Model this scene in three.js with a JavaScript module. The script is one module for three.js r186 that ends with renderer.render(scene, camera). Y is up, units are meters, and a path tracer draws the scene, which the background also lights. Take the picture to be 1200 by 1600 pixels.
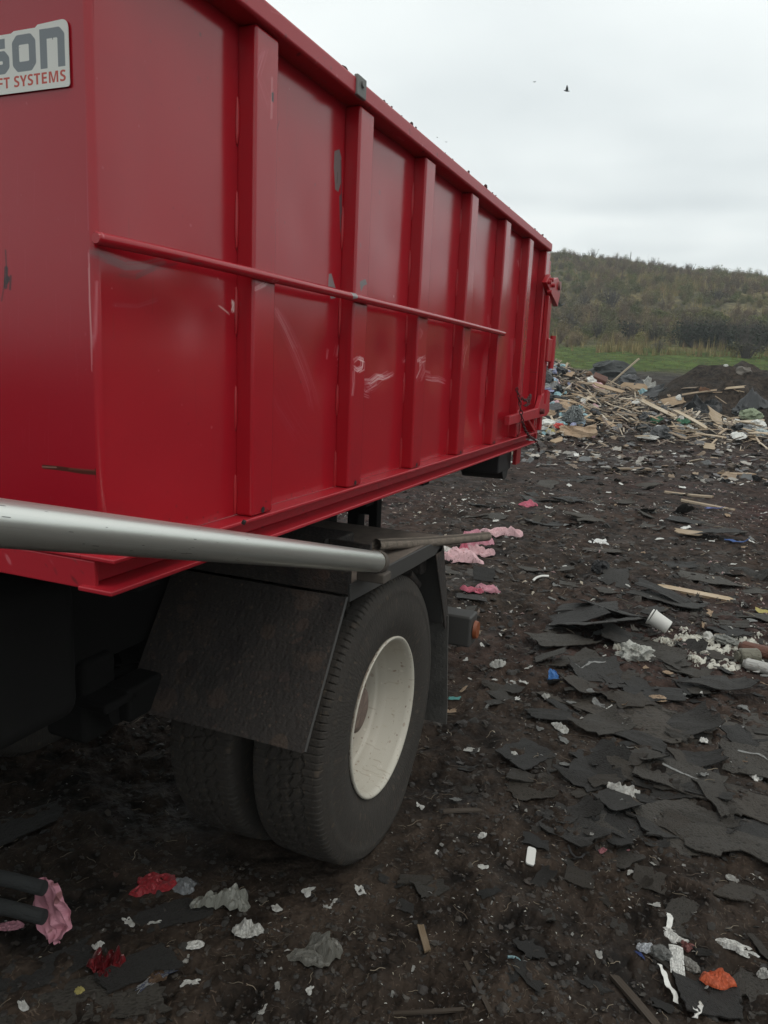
import * as THREE from 'three';
import { mergeGeometries, mergeVertices, toCreasedNormals } from 'three/addons/utils/BufferGeometryUtils.js';
import { RoundedBoxGeometry } from 'three/addons/geometries/RoundedBoxGeometry.js';
import { ImprovedNoise } from 'three/addons/math/ImprovedNoise.js';

// ------------------------------------------------------------------ camera, sky, sun, exposure
const CY = 1.78;                                   // eye height above the mud
const FPX = 1195;                                  // focal length in pixels of the 1200 x 1600 frame
const scene = new THREE.Scene();
const camera = new THREE.PerspectiveCamera(2 * Math.atan(800 / FPX) * 180 / Math.PI, 0.75, 0.05, 3000);
const cr = new THREE.Vector3(0.92059, 0.04236, -0.38824), cu = new THREE.Vector3(-0.11179, 0.98109, -0.15803), cb = new THREE.Vector3(0.3742, 0.18888, 0.90791);
camera.position.set(0, CY, 0);
camera.quaternion.setFromRotationMatrix(new THREE.Matrix4().makeBasis(cr, cu, cb));
scene.add(camera);
const renderer = new THREE.WebGLRenderer({ antialias: true });
renderer.toneMapping = THREE.LinearToneMapping;
renderer.toneMappingExposure = 1.05;
renderer.shadowMap.enabled = true;
renderer.shadowMap.type = THREE.PCFSoftShadowMap;

const SUN_DIR = new THREE.Vector3(0.42, 0.85, 0.25).normalize();
const sun = new THREE.DirectionalLight(0xfff4e6, 0.5);
sun.position.copy(SUN_DIR).multiplyScalar(60);
sun.castShadow = true; sun.shadow.radius = 30;
Object.assign(sun.shadow.camera, { left: -40, right: 40, top: 40, bottom: -40, near: 1, far: 200 });
sun.shadow.mapSize.set(2048, 2048);
scene.add(sun, sun.target);

const perlin = new ImprovedNoise();
const N = (x, y, z) => perlin.noise(x, y, z);
function fbm(x, y, z, oct = 4) { let s = 0, a = 0.5; for (let i = 0; i < oct; i++) { s += a * N(x, y, z); x = x * 2.03 + 7.1; y = y * 2.03 + 3.7; z = z * 2.03 + 1.3; a *= 0.5; } return s; }
const smooth = (a, b, x) => { const t = Math.min(1, Math.max(0, (x - a) / (b - a))); return t * t * (3 - 2 * t); };
const mix = (a, b, t) => a + (b - a) * t;
function rng(seed) { let s = seed >>> 0; return () => { s = (s + 0x6D2B79F5) >>> 0; let t = s; t = Math.imul(t ^ (t >>> 15), t | 1); t ^= t + Math.imul(t ^ (t >>> 7), t | 61); return ((t ^ (t >>> 14)) >>> 0) / 4294967296; }; }

{ // overcast sky: layered stratus, the same all the way round
  const W = 1024, H = 512, data = new Float32Array(W * H * 4);
  for (let j = 0; j < H; j++) {
    const el = ((j + 0.5) / H - 0.5) * Math.PI, sy = Math.sin(el), cy = Math.cos(el);
    for (let i = 0; i < W; i++) {
      const az = ((i + 0.5) / W) * 2 * Math.PI, dx = Math.cos(az) * cy, dz = Math.sin(az) * cy;
      const k = 1 / (Math.max(sy, 0) + 0.14);
      const a = fbm(dx * k * 0.55 + 3.1, dz * k * 0.55, 1.7, 5);
      const b = fbm(dx * k * 1.3 + 9.2, dz * k * 1.3 + 4, 6.1, 5);
      let v = 0.945 + 0.32 * a + 0.17 * b;
      const low = smooth(0.30, 0.08, Math.abs(sy - 0.02));
      v += low * (0.05 + 0.30 * 2.1 * fbm(dx * 2.2 + 5, sy * 19, dz * 2.2, 4));
      v = Math.max(0.66, Math.min(1.06, v * 1.02));
      const c = (1.0 - v) * 0.35;
      const o = (j * W + i) * 4;
      data[o] = v * (0.945 - c * 0.32); data[o + 1] = v * (1.0 - c * 0.05); data[o + 2] = v * (1.0 + c * 0.28); data[o + 3] = 1;
    }
  }
  const t = new THREE.DataTexture(data, W, H, THREE.RGBAFormat, THREE.FloatType);
  t.mapping = THREE.EquirectangularReflectionMapping; t.magFilter = t.minFilter = THREE.LinearFilter; t.needsUpdate = true;
  scene.background = t; scene.environment = t;
}
scene.fog = new THREE.FogExp2(0xd6dde0, 0.0011);

// ------------------------------------------------------------------ naming and adding
const used = {};
function numbered(name) { const n = used[name] = (used[name] ?? -1) + 1; return n ? `${name}_${String(n).padStart(3, '0')}` : name; }
function tag(o, label, category, group, kind) {
  if (label) o.userData.label = label; if (category) o.userData.category = category;
  if (group) o.userData.group = group; if (kind) o.userData.kind = kind; return o;
}
function thing(name, pos, label, category, group) {
  const g = new THREE.Group(); g.name = numbered(name); g.position.set(...pos); scene.add(g);
  return tag(g, label, category, group);
}
const lit = (m) => { m.castShadow = m.receiveShadow = true; return m; };
function solo(name, geo, mat, label, category, group) { const m = lit(new THREE.Mesh(geo, mat)); m.name = numbered(name); scene.add(m); return tag(m, label, category, group); }
function worldOff(p) { const v = new THREE.Vector3(); while (p && p !== scene) { v.add(p.position); p = p.parent; } return v; }
function part(name, geo, mat, parent, kind) {       // geo is given in world coordinates
  const o = worldOff(parent); const g = geo.clone(); g.translate(-o.x, -o.y, -o.z);
  const m = lit(new THREE.Mesh(g, mat)); m.name = name; parent.add(m); if (kind) m.userData.kind = kind; return m;
}
function parts(name, geos, mat, parent) { return geos.map((g) => part(name, g, mat, parent)); }
function struct(name, geo, mat) { const m = lit(new THREE.Mesh(geo, mat)); m.name = numbered(name); scene.add(m); m.userData.kind = 'structure'; return m; }

// ------------------------------------------------------------------ geometry helpers
const merge = (l) => mergeGeometries(l.map((g) => { const h = g.index ? g.toNonIndexed() : g; for (const k of Object.keys(h.attributes)) if (!['position', 'normal', 'uv'].includes(k)) h.deleteAttribute(k); return h; }), false);
function box(x0, x1, y0, y1, z0, z1, r = 0.004) {    // y relative to the eye height
  const w = Math.abs(x1 - x0), h = Math.abs(y1 - y0), d = Math.abs(z1 - z0);
  const g = new RoundedBoxGeometry(w, h, d, 2, Math.min(r, w * 0.4, h * 0.4, d * 0.4));
  g.translate((x0 + x1) / 2, (y0 + y1) / 2 + CY, (z0 + z1) / 2); return g;
}
function tube(pts, r, seg = 24, rad = 10, closed = false) { return new THREE.TubeGeometry(new THREE.CatmullRomCurve3(pts.map((p) => new THREE.Vector3(p[0], p[1] + CY, p[2])), closed), seg, r, rad, closed); }
function rod(a, b, r0, r1 = r0, seg = 20) {
  const A = new THREE.Vector3(a[0], a[1] + CY, a[2]), B = new THREE.Vector3(b[0], b[1] + CY, b[2]), d = B.clone().sub(A), l = d.length();
  const g = new THREE.CylinderGeometry(r1, r0, l, seg, 1); g.translate(0, l / 2, 0);
  g.applyQuaternion(new THREE.Quaternion().setFromUnitVectors(new THREE.Vector3(0, 1, 0), d.normalize())); g.translate(A.x, A.y, A.z); return g;
}
function prism(pts, axis, a0, a1, bevel = 0.002) {   // polygon extruded; axis 'x': pts are [z, y]; axis 'z': pts are [x, y]
  const s = new THREE.Shape(pts.map((p) => new THREE.Vector2(axis === 'x' ? -p[0] : p[0], p[1] + CY)));
  const g = new THREE.ExtrudeGeometry(s, { depth: Math.abs(a1 - a0) - 2 * bevel, bevelEnabled: bevel > 0, bevelThickness: bevel, bevelSize: bevel, bevelOffset: -bevel, bevelSegments: 1 });
  g.translate(0, 0, Math.min(a0, a1) + bevel);
  if (axis === 'x') g.rotateY(Math.PI / 2), g.translate(0, 0, 0);
  return g;
}
// sheet of nu x nv cells with thickness t, from a function (u, v) -> [x, y, z]
function slab(nu, nv, fn, t, hard = 0.6) {
  const P = [], UV = [], idx = [], at = (i, j, k) => k * (nu + 1) * (nv + 1) + j * (nu + 1) + i;
  for (let k = 0; k < 2; k++) for (let j = 0; j <= nv; j++) for (let i = 0; i <= nu; i++) { const p = fn(i / nu, j / nv); P.push(p[0], p[1] - k * t, p[2]); UV.push(p[0], p[2]); }
  const q = (a, b, c, d) => idx.push(a, b, c, a, c, d);
  for (let j = 0; j < nv; j++) for (let i = 0; i < nu; i++) { q(at(i, j, 0), at(i, j + 1, 0), at(i + 1, j + 1, 0), at(i + 1, j, 0)); q(at(i, j, 1), at(i + 1, j, 1), at(i + 1, j + 1, 1), at(i, j + 1, 1)); }
  for (let i = 0; i < nu; i++) { q(at(i, 0, 0), at(i + 1, 0, 0), at(i + 1, 0, 1), at(i, 0, 1)); q(at(i, nv, 0), at(i, nv, 1), at(i + 1, nv, 1), at(i + 1, nv, 0)); }
  for (let j = 0; j < nv; j++) { q(at(0, j, 0), at(0, j, 1), at(0, j + 1, 1), at(0, j + 1, 0)); q(at(nu, j, 0), at(nu, j + 1, 0), at(nu, j + 1, 1), at(nu, j, 1)); }
  const g = new THREE.BufferGeometry(); g.setAttribute('position', new THREE.Float32BufferAttribute(P, 3)); g.setAttribute('uv', new THREE.Float32BufferAttribute(UV, 2)); g.setIndex(idx);
  g.computeVertexNormals(); return toCreasedNormals(g, hard);
}
const ridge = (x, y, z) => 1 - Math.abs(N(x, y, z)) * 2;
// torn flat sheet (felt, paper, board): unit size in x and z
function tornFn(seed, w, d, { bend = 0.03, rough = 0.09, curl = 0 } = {}) {
  const r = rng(seed), k = r() * 50, b1 = (r() - 0.5) * 2 * bend, b2 = (r() - 0.3) * 2 * curl, sk = (r() - 0.5) * 0.3, tp = (r() - 0.5) * 0.4;
  const q = [[-1, -1], [1, -1], [-1, 1], [1, 1]].map(([a, b]) => [0.5 * a * (1 - r() * r() * 0.75), 0.5 * b * (1 - r() * r() * 0.75)]), notch = r() * 0.7 + 0.15, deep = r() < 0.6 ? 0.1 + r() * 0.22 : 0, side = r() < 0.5 ? 1 : 0;
  return (u, v) => {
    const cx = Math.abs(u - 0.5) * 2, cz = Math.abs(v - 0.5) * 2;
    let x = mix(mix(q[0][0], q[1][0], u), mix(q[2][0], q[3][0], u), v), z = mix(mix(q[0][1], q[1][1], u), mix(q[2][1], q[3][1], u), v);
    const k2 = Math.max(0, 1 - Math.abs(u - notch) / 0.22) * deep * (side ? v : 1 - v); z += (side ? -1 : 1) * k2;
    x *= 1 + tp * z * 0.4; x += sk * z;
    const e = Math.max(cx, cz);
    x += rough * 0.6 * e * N(u * 3 + k, v * 3, 1) + rough * 0.5 * e * N(u * 11 + k, v * 11, 4); z += rough * 0.6 * e * N(u * 3, v * 3 + k, 8) + rough * 0.5 * e * N(u * 9, v * 9 + k, 3);
    const y = b1 * (1 - 4 * x * x) + b2 * Math.pow(Math.max(0, x * 2 * Math.sign(b2 || 1)), 3) + bend * 0.7 * N(x * 3 + k, 2, z * 3) + bend * 0.3 * N(x * 8 + k, 2, z * 8);
    return [x * w, y, z * d];
  };
}
function tornSheet(seed, w, d, o = {}) { const { t = 0.004, n = 10 } = o; return slab(n, n, tornFn(seed, w, d, o), t); }
// crumpled film or paper, n rings; radius 0.5
function crumple(seed, { h = 0.3, n = 20, folds = 2.6, ragged = 0.45 } = {}) {
  const r = rng(seed), k = r() * 90, m = Math.round(n * 1.7), P = [], idx = [], cr = [], R = [];
  const tri = (t) => Math.abs(((t % 1) + 1) % 1 - 0.5) * 2;                 // straight creases: folded planes at many angles
  for (let i = 0; i < 8; i++) { const a = r() * 6.283, f = folds * (0.35 + 0.3 * i * (0.6 + 0.5 * r())); cr.push([Math.cos(a) * f * 1.15, Math.sin(a) * f * 1.15, r(), (0.55 / (1 + i * 0.32))]); }
  const nk = 7 + Math.floor(r() * 4); for (let i = 0; i < nk; i++) R.push(0.5 * (1 + ragged * (r() - 0.62) * 1.5));
  for (let j = 0; j <= n; j++) for (let i = 0; i < m; i++) {
    const u = i / m * nk, i0 = Math.floor(u), t = u - i0, a = i / m * 6.2832, q = j / n, out = mix(R[i0 % nk], R[(i0 + 1) % nk], t * t * (3 - 2 * t)) * (1 + 0.10 * ragged * N(Math.cos(a) * 5 + k, Math.sin(a) * 5, 5));
    let x = Math.cos(a) * q * out, z = Math.sin(a) * q * out, f = 0; for (const c of cr) f += c[3] * (tri(x * c[0] + z * c[1] + c[2] + 0.25 * N(x * 3 + k, z * 3, 1)) - 0.5);
    const dome = Math.pow(Math.max(0, 1 - q * q), 0.5), lean = N(x * 1.8 + k, 7, z * 1.8);
    const y = h * Math.max(0, 0.42 * dome + f * (0.30 + 0.55 * dome) + 0.5 * lean * dome + 0.16);
    x += 0.10 * f * N(x * 4, z * 4, k) + 0.05 * N(x * 7, z * 7, k + 2); z += 0.10 * f * N(x * 4 + 4, z * 4, k + 3) + 0.05 * N(x * 7 + 3, z * 7, k + 5);
    P.push(x, y, z);
  }
  for (let j = 0; j < n; j++) for (let i = 0; i < m; i++) { const a = j * m + i, b = j * m + (i + 1) % m, c = a + m, d = b + m; idx.push(a, b, d, a, d, c); }
  const g = new THREE.BufferGeometry(); g.setAttribute('position', new THREE.Float32BufferAttribute(P, 3)); g.setIndex(idx);
  g.setAttribute('uv', new THREE.Float32BufferAttribute(P.filter((_, i) => i % 3 !== 1), 2));
  g.computeVertexNormals(); return toCreasedNormals(g, 0.35);
}
// crushed bag: closed lump, radius 0.5, flattened below
function lump(seed, { sy = 0.6, amp = 0.35, folds = 2.5, det = 3 } = {}) {
  const r = rng(seed), k = r() * 90; let g = new THREE.IcosahedronGeometry(0.5, det * 4); g = mergeVertices(g.deleteAttribute('normal') && g.deleteAttribute('uv') && g);
  const p = g.attributes.position;
  for (let i = 0; i < p.count; i++) {
    let x = p.getX(i), y = p.getY(i), z = p.getZ(i);
    const f = 1 + amp * (Math.pow(Math.max(0, ridge(x * folds + k, y * folds, z * folds)), 2) - 0.55) + amp * 0.9 * N(x * 2 + k, y * 2, z * 2) + amp * 0.3 * ridge(x * folds * 3, y * folds * 3 + k, z * folds * 3);
    x *= f; y *= f * sy; z *= f; if (y < -0.12) y = -0.12 + (y + 0.12) * 0.25; p.setXYZ(i, x, y + 0.1, z);
  }
  g.computeVertexNormals(); g = toCreasedNormals(g, 0.55);
  const q = g.attributes.position, uv = []; for (let i = 0; i < q.count; i++) uv.push(q.getX(i), q.getZ(i) + q.getY(i)); g.setAttribute('uv', new THREE.Float32BufferAttribute(uv, 2)); return g;
}
function plank(seed, l, w, t) {
  const r = rng(seed), k = r() * 60, b = (r() - 0.5) * 0.03;
  return slab(10, 3, (u, v) => { let x = (u - 0.5) * l, z = (v - 0.5) * w; const e = Math.max(0, Math.abs(u - 0.5) * 2 - 0.85) / 0.15; x += e * Math.sign(x) * (N(v * 4 + k, 1, 5) * w * 0.9); return [x, b * (1 - 4 * (u - 0.5) ** 2) + 0.002 * N(u * 7, v * 3, k), z]; }, t, 0.5);
}

// ------------------------------------------------------------------ textures
function tileNoise(size, period, oct, seed) {
  const out = new Float32Array(size * size); let amp = 0.5, per = period;
  for (let o = 0; o < oct; o++) {
    const r = rng(seed + o * 17), lat = Float32Array.from({ length: per * per }, () => r() * 2 - 1), s = per / size;
    for (let y = 0; y < size; y++) { const fy = y * s, y0 = Math.floor(fy), ty = fy - y0, wy = ty * ty * (3 - 2 * ty), r0 = (y0 % per) * per, r1 = ((y0 + 1) % per) * per;
      for (let x = 0; x < size; x++) { const fx = x * s, x0 = Math.floor(fx), tx = fx - x0, wx = tx * tx * (3 - 2 * tx), a = x0 % per, b = (x0 + 1) % per;
        out[y * size + x] += amp * mix(mix(lat[r0 + a], lat[r0 + b], wx), mix(lat[r1 + a], lat[r1 + b], wx), wy); } }
    amp *= 0.55; per *= 2;
  }
  return out;
}
function dataTex(size, fn, srgb, rx = 1, ry = 1) {
  const d = new Uint8Array(size * size * 4);
  for (let i = 0; i < size * size; i++) { const c = fn(i); for (let k = 0; k < 3; k++) d[i * 4 + k] = Math.max(0, Math.min(255, c[k] * 255)); d[i * 4 + 3] = 255; }
  const t = new THREE.DataTexture(d, size, size); t.wrapS = t.wrapT = THREE.RepeatWrapping; t.magFilter = THREE.LinearFilter; t.minFilter = THREE.LinearMipmapLinearFilter; t.generateMipmaps = true;
  if (srgb) t.colorSpace = THREE.SRGBColorSpace; t.repeat.set(rx, ry); t.needsUpdate = true; return t;
}
const toS = (v) => (v <= 0.0031308 ? v * 12.92 : 1.055 * Math.pow(v, 1 / 2.4) - 0.055);
const nA = tileNoise(1024, 6, 7, 11), nB = tileNoise(1024, 24, 5, 77), nC = tileNoise(512, 8, 6, 5), nD = tileNoise(512, 3, 6, 29);
function canvasTex(w, h, draw, rep) {
  const c = document.createElement('canvas'); c.width = w; c.height = h; draw(c.getContext('2d'), w, h);
  const t = new THREE.CanvasTexture(c); t.colorSpace = THREE.SRGBColorSpace; t.magFilter = THREE.LinearFilter; if (rep) { t.wrapS = t.wrapT = THREE.RepeatWrapping; } return t;
}
const grainTex = dataTex(512, (i) => { const v = 0.86 + 0.3 * nC[i] + 0.12 * nD[i]; return [v, v, v]; }, false, 2, 2);
const grainBump = dataTex(512, (i) => { const v = 0.5 + 0.6 * nC[i]; return [v, v, v]; }, false, 2, 2);
const fineBump = dataTex(512, (i) => { const v = 0.5 + 0.6 * nC[i]; return [v, v, v]; }, false, 9, 9);
const M = (r, g, b, rough = 0.8, extra = {}) => new THREE.MeshPhysicalMaterial({ color: new THREE.Color().setRGB(r, g, b), roughness: rough, side: THREE.DoubleSide, ...extra });

// ------------------------------------------------------------------ terrain
const WHEEL = { x: -1.1, z: -2.46 };
function pileH(x, z) {                                // the long heap of waste across the back of the clearing
  const t = Math.min(1.25, Math.max(0, (2 - x) / 9)), zf = mix(-21.2, -16.3, t), zc = mix(-24.5, -29.5, t), h = mix(0.3, 2.75, Math.pow(t, 1.6));
  const up = smooth(zf, zc, z), back = 1 - smooth(zc - 1.5, zc - 6, z), side = 1 - smooth(1.5, 6, x);
  return h * up * back * side;
}
function moundH(x, z) {
  const d1 = Math.hypot((x - 0.9) / 4.4, (z + 33) / 4.2), d2 = Math.hypot((x - 6) / 6.5, (z + 33) / 5), d3 = Math.hypot((x + 3.4) / 3.2, (z + 34) / 3.5);
  const b = (d) => Math.pow(Math.max(0, 1 - d * d), 1.2);
  return Math.max(1.72 * b(d1), 1.35 * b(d2), 0.8 * b(d3)) * (1 + 0.4 * N(x * 0.8, z * 0.8, 3));
}
function H(x, z) {
  const r = Math.hypot(x, z);
  const far = smooth(30, 40, -z) * 1.7 * (1 - smooth(60, 90, -z)) - smooth(60, 90, -z) * 4;
  let h = pileH(x, z); const mo = moundH(x, z); h = Math.max(h, mo) + far;
  const amp = 1 - 0.75 * smooth(0.75, 0.35, Math.hypot(x + 1.27, (z + 2.3)));
  h += amp * (0.05 * N(x * 0.55, 1, z * 0.55) + 0.04 * N(x * 1.5, 5, z * 1.5));
  if (r < 40) h += amp * (0.028 * (ridge(x * 2.6, 9, z * 2.6) - 0.6) + 0.022 * N(x * 6.5, 2, z * 6.5) + 0.016 * N(x * 15, 3, z * 15) + (r < 14 ? 0.011 * ridge(x * 24, 6, z * 24) + 0.007 * N(x * 47, 6, z * 47) : 0));
  h += (pileH(x, z) > 0.02 ? 0.22 : 0) * Math.min(1, pileH(x, z)) * N(x * 1.7, 4, z * 1.7);
  h += Math.min(1, mo) * 0.14 * N(x * 2.6, 4, z * 2.6);
  if (r < 30) { // wheel tracks pressed into the mud, with faint lug prints
    for (const [tx, w, z0, z1, sk] of [[-1.26, 0.34, -3.1, -30, 0.02], [0.35, 0.26, -0.5, -24, -0.05], [2.15, 0.26, -0.5, -24, -0.05], [-0.45, 0.2, -5, -22, 0.12]]) { const dx = Math.abs(x - tx - sk * (z + 3) - 0.15 * N(z * 0.18, tx, 2)), k = (1 - smooth(w * 0.42, w * 0.62, dx)) * smooth(z0, z0 - 0.6, z) * smooth(z1, z1 + 3, z) * (0.55 + 0.45 * N(x * 0.7, 3, z * 0.7)); if (k > 0) h -= k * (0.022 + 0.009 * Math.sign(Math.sin(z * 52 + Math.sign(x - tx) * dx * 20)) * smooth(0.1, 0.5, 0.5 + N(x * 1.3, 8, z * 1.3))); else h += 0.012 * (1 - smooth(w * 0.62, w * 0.95, dx)) * smooth(z0, z0 - 0.6, z) * smooth(z1, z1 + 3, z); }
  }
  return h - 0.012;
}
const marks = new Float32Array(1024 * 1024).fill(1);
{ const r = rng(91); for (let k = 0; k < 15000; k++) { let x = r() * 1024, y = r() * 1024, a = r() * 6.283; const l = 2 + r() * r() * 16, v = r() < 0.55 ? 1.4 + r() * r() * 3.2 : 0.45 + r() * 0.3, w = r() < 0.25 ? 2 : 1; for (let s = 0; s < l; s++) { a += (r() - 0.5) * 0.3; x += Math.cos(a); y += Math.sin(a); for (let q = 0; q < w; q++) marks[((Math.floor(y) + 2048 + q) % 1024) * 1024 + (Math.floor(x) + 2048) % 1024] = v; } } }
const mudColor = dataTex(1024, (i) => { const a = nA[i], b = nB[i]; const v = Math.max(0.25, 1 + 0.8 * a + 1.15 * b) * marks[i]; return [toS(0.30 * v), toS(0.262 * v), toS(0.228 * v)]; }, true);
const mudBump = dataTex(1024, (i) => { const v = 0.5 + 0.5 * nA[i] + 0.35 * nB[i]; return [v, v, v]; }, false);
const mudRough = dataTex(1024, (i) => { const v = 0.86 + 0.4 * nA[(i + 5000) % (1024 * 1024)]; return [v, v, v]; }, false);
{
  const az = [], rings = [], c0 = -25 * Math.PI / 180;
  for (let i = 0; i <= 430; i++) az.push(c0 + (i / 430 - 0.5) * 96 * Math.PI / 180);
  for (let i = 1; i < 50; i++) az.push(c0 + 48 * Math.PI / 180 + i / 50 * 264 * Math.PI / 180);
  let r = 0.5; while (r < 11) { rings.push(r); r *= 1.0082; } while (r < 48) { rings.push(r); r *= 1.012; } while (r < 2600) { rings.push(r); r *= 1.12; }
  const P = [0, H(0, 0), 0], UV = [0, 0], C = [1, 1, 1], idx = [], n = az.length;
  for (const q of rings) for (const a of az) {
    const x = Math.sin(a) * q, z = -Math.cos(a) * q, y = H(x, z); P.push(x, y, z); UV.push(x / 1.9, z / 1.9);
    const w = 0.5 + 0.9 * fbm(x * 0.35, 3, z * 0.35, 3), pp = Math.min(1, pileH(x, z)), big = N(x * 0.8 + 4, 8, z * 0.8);
    const red = smooth(-0.1, 0.5, fbm(x * 0.28 + 9, 5, z * 0.28, 3)) * smooth(2.5, 6, q) * (1 - smooth(18, 24, q));
    const v = (0.072 + 0.035 * w + 0.014 * big) * (1 - 0.1 * pp);
    const fr = smooth(5, 12, q) * (1 - smooth(22, 30, q)); C.push(v * (1.14 + 0.36 * red + 0.08 * fr), v * (0.94 - 0.05 * red - 0.04 * fr), v * (0.81 + 0.09 * red));
  }
  for (let i = 0; i < n; i++) idx.push(0, 1 + (i + 1) % n, 1 + i);
  for (let j = 0; j < rings.length - 1; j++) for (let i = 0; i < n; i++) { const a = 1 + j * n + i, b = 1 + j * n + (i + 1) % n, c = a + n, d = b + n; idx.push(a, b, d, a, d, c); }
  const g = new THREE.BufferGeometry(); g.setAttribute('position', new THREE.Float32BufferAttribute(P, 3)); g.setAttribute('uv', new THREE.Float32BufferAttribute(UV, 2)); g.setAttribute('color', new THREE.Float32BufferAttribute(C, 3)); g.setIndex(idx); g.computeVertexNormals();
  struct('ground', g, new THREE.MeshPhysicalMaterial({ map: mudColor, vertexColors: true, bumpMap: mudBump, bumpScale: 0.05, roughnessMap: mudRough, roughness: 1, specularIntensity: 0.3, side: THREE.DoubleSide }));
}
// hillside
const HP = [[36, 1.2], [42, 1.9], [60, 3.3], [78, 5.1], [100, 9.0], [130, 16.2], [170, 22.3], [200, 23.5], [260, 24]];
function hillH(x, z) {
  const d = -z + 0.0; let i = 0; while (i < HP.length - 2 && d > HP[i + 1][0]) i++;
  const m = (k) => { const a = HP[Math.max(0, k - 1)], b = HP[Math.min(HP.length - 1, k + 1)]; return (b[1] - a[1]) / (b[0] - a[0]); };
  const w = HP[i + 1][0] - HP[i][0], t = Math.min(1, Math.max(0, (d - HP[i][0]) / w)), t2 = t * t, t3 = t2 * t;
  let y = (2 * t3 - 3 * t2 + 1) * HP[i][1] + (t3 - 2 * t2 + t) * w * m(i) + (-2 * t3 + 3 * t2) * HP[i + 1][1] + (t3 - t2) * w * m(i + 1);
  const k = smooth(45, 170, d); y *= 1 + k * (0.04 - 0.65 * Math.tanh((x + 13) / 110));
  return y + k * 1.1 * fbm(x * 0.05, 2, z * 0.05, 3) + 0.25 * N(x * 0.3, 1, z * 0.3);
}
const hillCol = (x, z) => {
  const d = -z, a = fbm(x * 0.06, 7, z * 0.06, 4), b = fbm(x * 0.25, 3, z * 0.25, 3);
  const green = smooth(76, 64, d + 24 * a + 6 * b) * smooth(41, 46, d + 3 * b) * (1 - smooth(2, 12, x - 6 * a) * 0.55) * smooth(-26, -9, x + 8 * a), dry = smooth(-0.05, 0.3, b + a);
  const c = [mix(0.064, 0.125, dry), mix(0.055, 0.102, dry), mix(0.030, 0.048, dry)];
  const gc = [0.046, 0.068, 0.014], soil = 1 - smooth(40, 45, d + 3 * b);
  return c.map((v, i) => mix(mix(v, gc[i] * (1 + 0.5 * b), green), [0.034, 0.03, 0.027][i], soil));
};
{
  const nx = 260, nz = 170, P = [], UV = [], C = [], idx = [];
  for (let j = 0; j <= nz; j++) for (let i = 0; i <= nx; i++) {
    const s = i / nx * 2 - 1, x = -10 + Math.sign(s) * (Math.abs(s) * 60 + Math.pow(Math.abs(s), 4) * 240), z = -36 - 0.3 * 0 - (j / nz) * 224;
    P.push(x, hillH(x, z), z); UV.push(x / 4, z / 4); C.push(...hillCol(x, z).map((v) => v * 4.6));
  }
  for (let j = 0; j < nz; j++) for (let i = 0; i < nx; i++) { const a = j * (nx + 1) + i; idx.push(a, a + 1, a + nx + 2, a, a + nx + 2, a + nx + 1); }
  const g = new THREE.BufferGeometry(); g.setAttribute('position', new THREE.Float32BufferAttribute(P, 3)); g.setAttribute('uv', new THREE.Float32BufferAttribute(UV, 2)); g.setAttribute('color', new THREE.Float32BufferAttribute(C, 3)); g.setIndex(idx); g.computeVertexNormals();
  const ht = dataTex(512, (i) => { const v = 0.42 + 0.35 * nD[i] + 0.2 * nC[i]; return [toS(v), toS(v), toS(v)]; }, true);
  struct('hill', g, new THREE.MeshPhysicalMaterial({ map: ht, vertexColors: true, roughness: 0.95, specularIntensity: 0.3, bumpMap: grainBump, bumpScale: 0.25, side: THREE.DoubleSide }));
}
const surf = (x, z) => (-z > 36 ? Math.max(H(x, z), hillH(x, z)) : H(x, z));

// where the line of sight through a point of the photograph meets the ground
function G(px, py, lift = 0) {
  const d = new THREE.Vector3().addScaledVector(cr, px - 600).addScaledVector(cu, -(py - 800)).addScaledVector(cb, -FPX).normalize();
  let t = 0.8, last = t; for (; t < 260; t += Math.max(0.02, t * 0.01)) { if (CY + d.y * t < surf(d.x * t, d.z * t) + lift) break; last = t; }
  let a = last, b = t; for (let i = 0; i < 14; i++) { const m = (a + b) / 2; if (CY + d.y * m < surf(d.x * m, d.z * m) + lift) b = m; else a = m; }
  const x = d.x * b, z = d.z * b; return { x, y: surf(x, z), z, m: b * -(d.dot(cb)) / FPX, d: b };
}
const plane = (px, py, x) => { const d = new THREE.Vector3().addScaledVector(cr, px - 600).addScaledVector(cu, -(py - 800)).addScaledVector(cb, -FPX); return [x, d.y * x / d.x, d.z * x / d.x]; };
const planeZ = (px, py, z) => { const d = new THREE.Vector3().addScaledVector(cr, px - 600).addScaledVector(cu, -(py - 800)).addScaledVector(cb, -FPX); return [d.x * z / d.z, d.y * z / d.z, z]; };

// ------------------------------------------------------------------ the red container
const PU = (z) => (-1.04 - z) / 3.74, PV = (y) => (y + 0.42) / 1.18;
function uvBy(g, f) { const p = g.attributes.position, uv = []; for (let i = 0; i < p.count; i++) uv.push(...f(p.getX(i), p.getY(i) - CY, p.getZ(i))); g.setAttribute('uv', new THREE.Float32BufferAttribute(uv, 2)); return g; }
const sideUV = (g) => uvBy(g, (x, y, z) => [PU(z), PV(y)]);
const ribUV = (g) => { const n = g.attributes.normal.array; let k = 0; return uvBy(g, (x, y, z) => { const side = Math.abs(n[k + 2]) > 0.5; k += 3; return side ? [PU(-1.3) + (x + 1) * 0.1, 0.9 + 0.02 * y] : [PU(z), PV(y)]; }); };
const TW = 2048, TH = 646, RED = '#a81b27';
const speck = (c, w, h, r, n, cols, s0, s1) => { for (let i = 0; i < n; i++) { c.fillStyle = cols[Math.floor(r() * cols.length)]; c.globalAlpha = 0.15 + r() * 0.5; const s = s0 + r() * r() * (s1 - s0); c.beginPath(); c.ellipse(r() * w, r() * h, s, s * (0.3 + r()), r() * 3, 0, 6.3); c.fill(); } c.globalAlpha = 1; };
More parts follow.
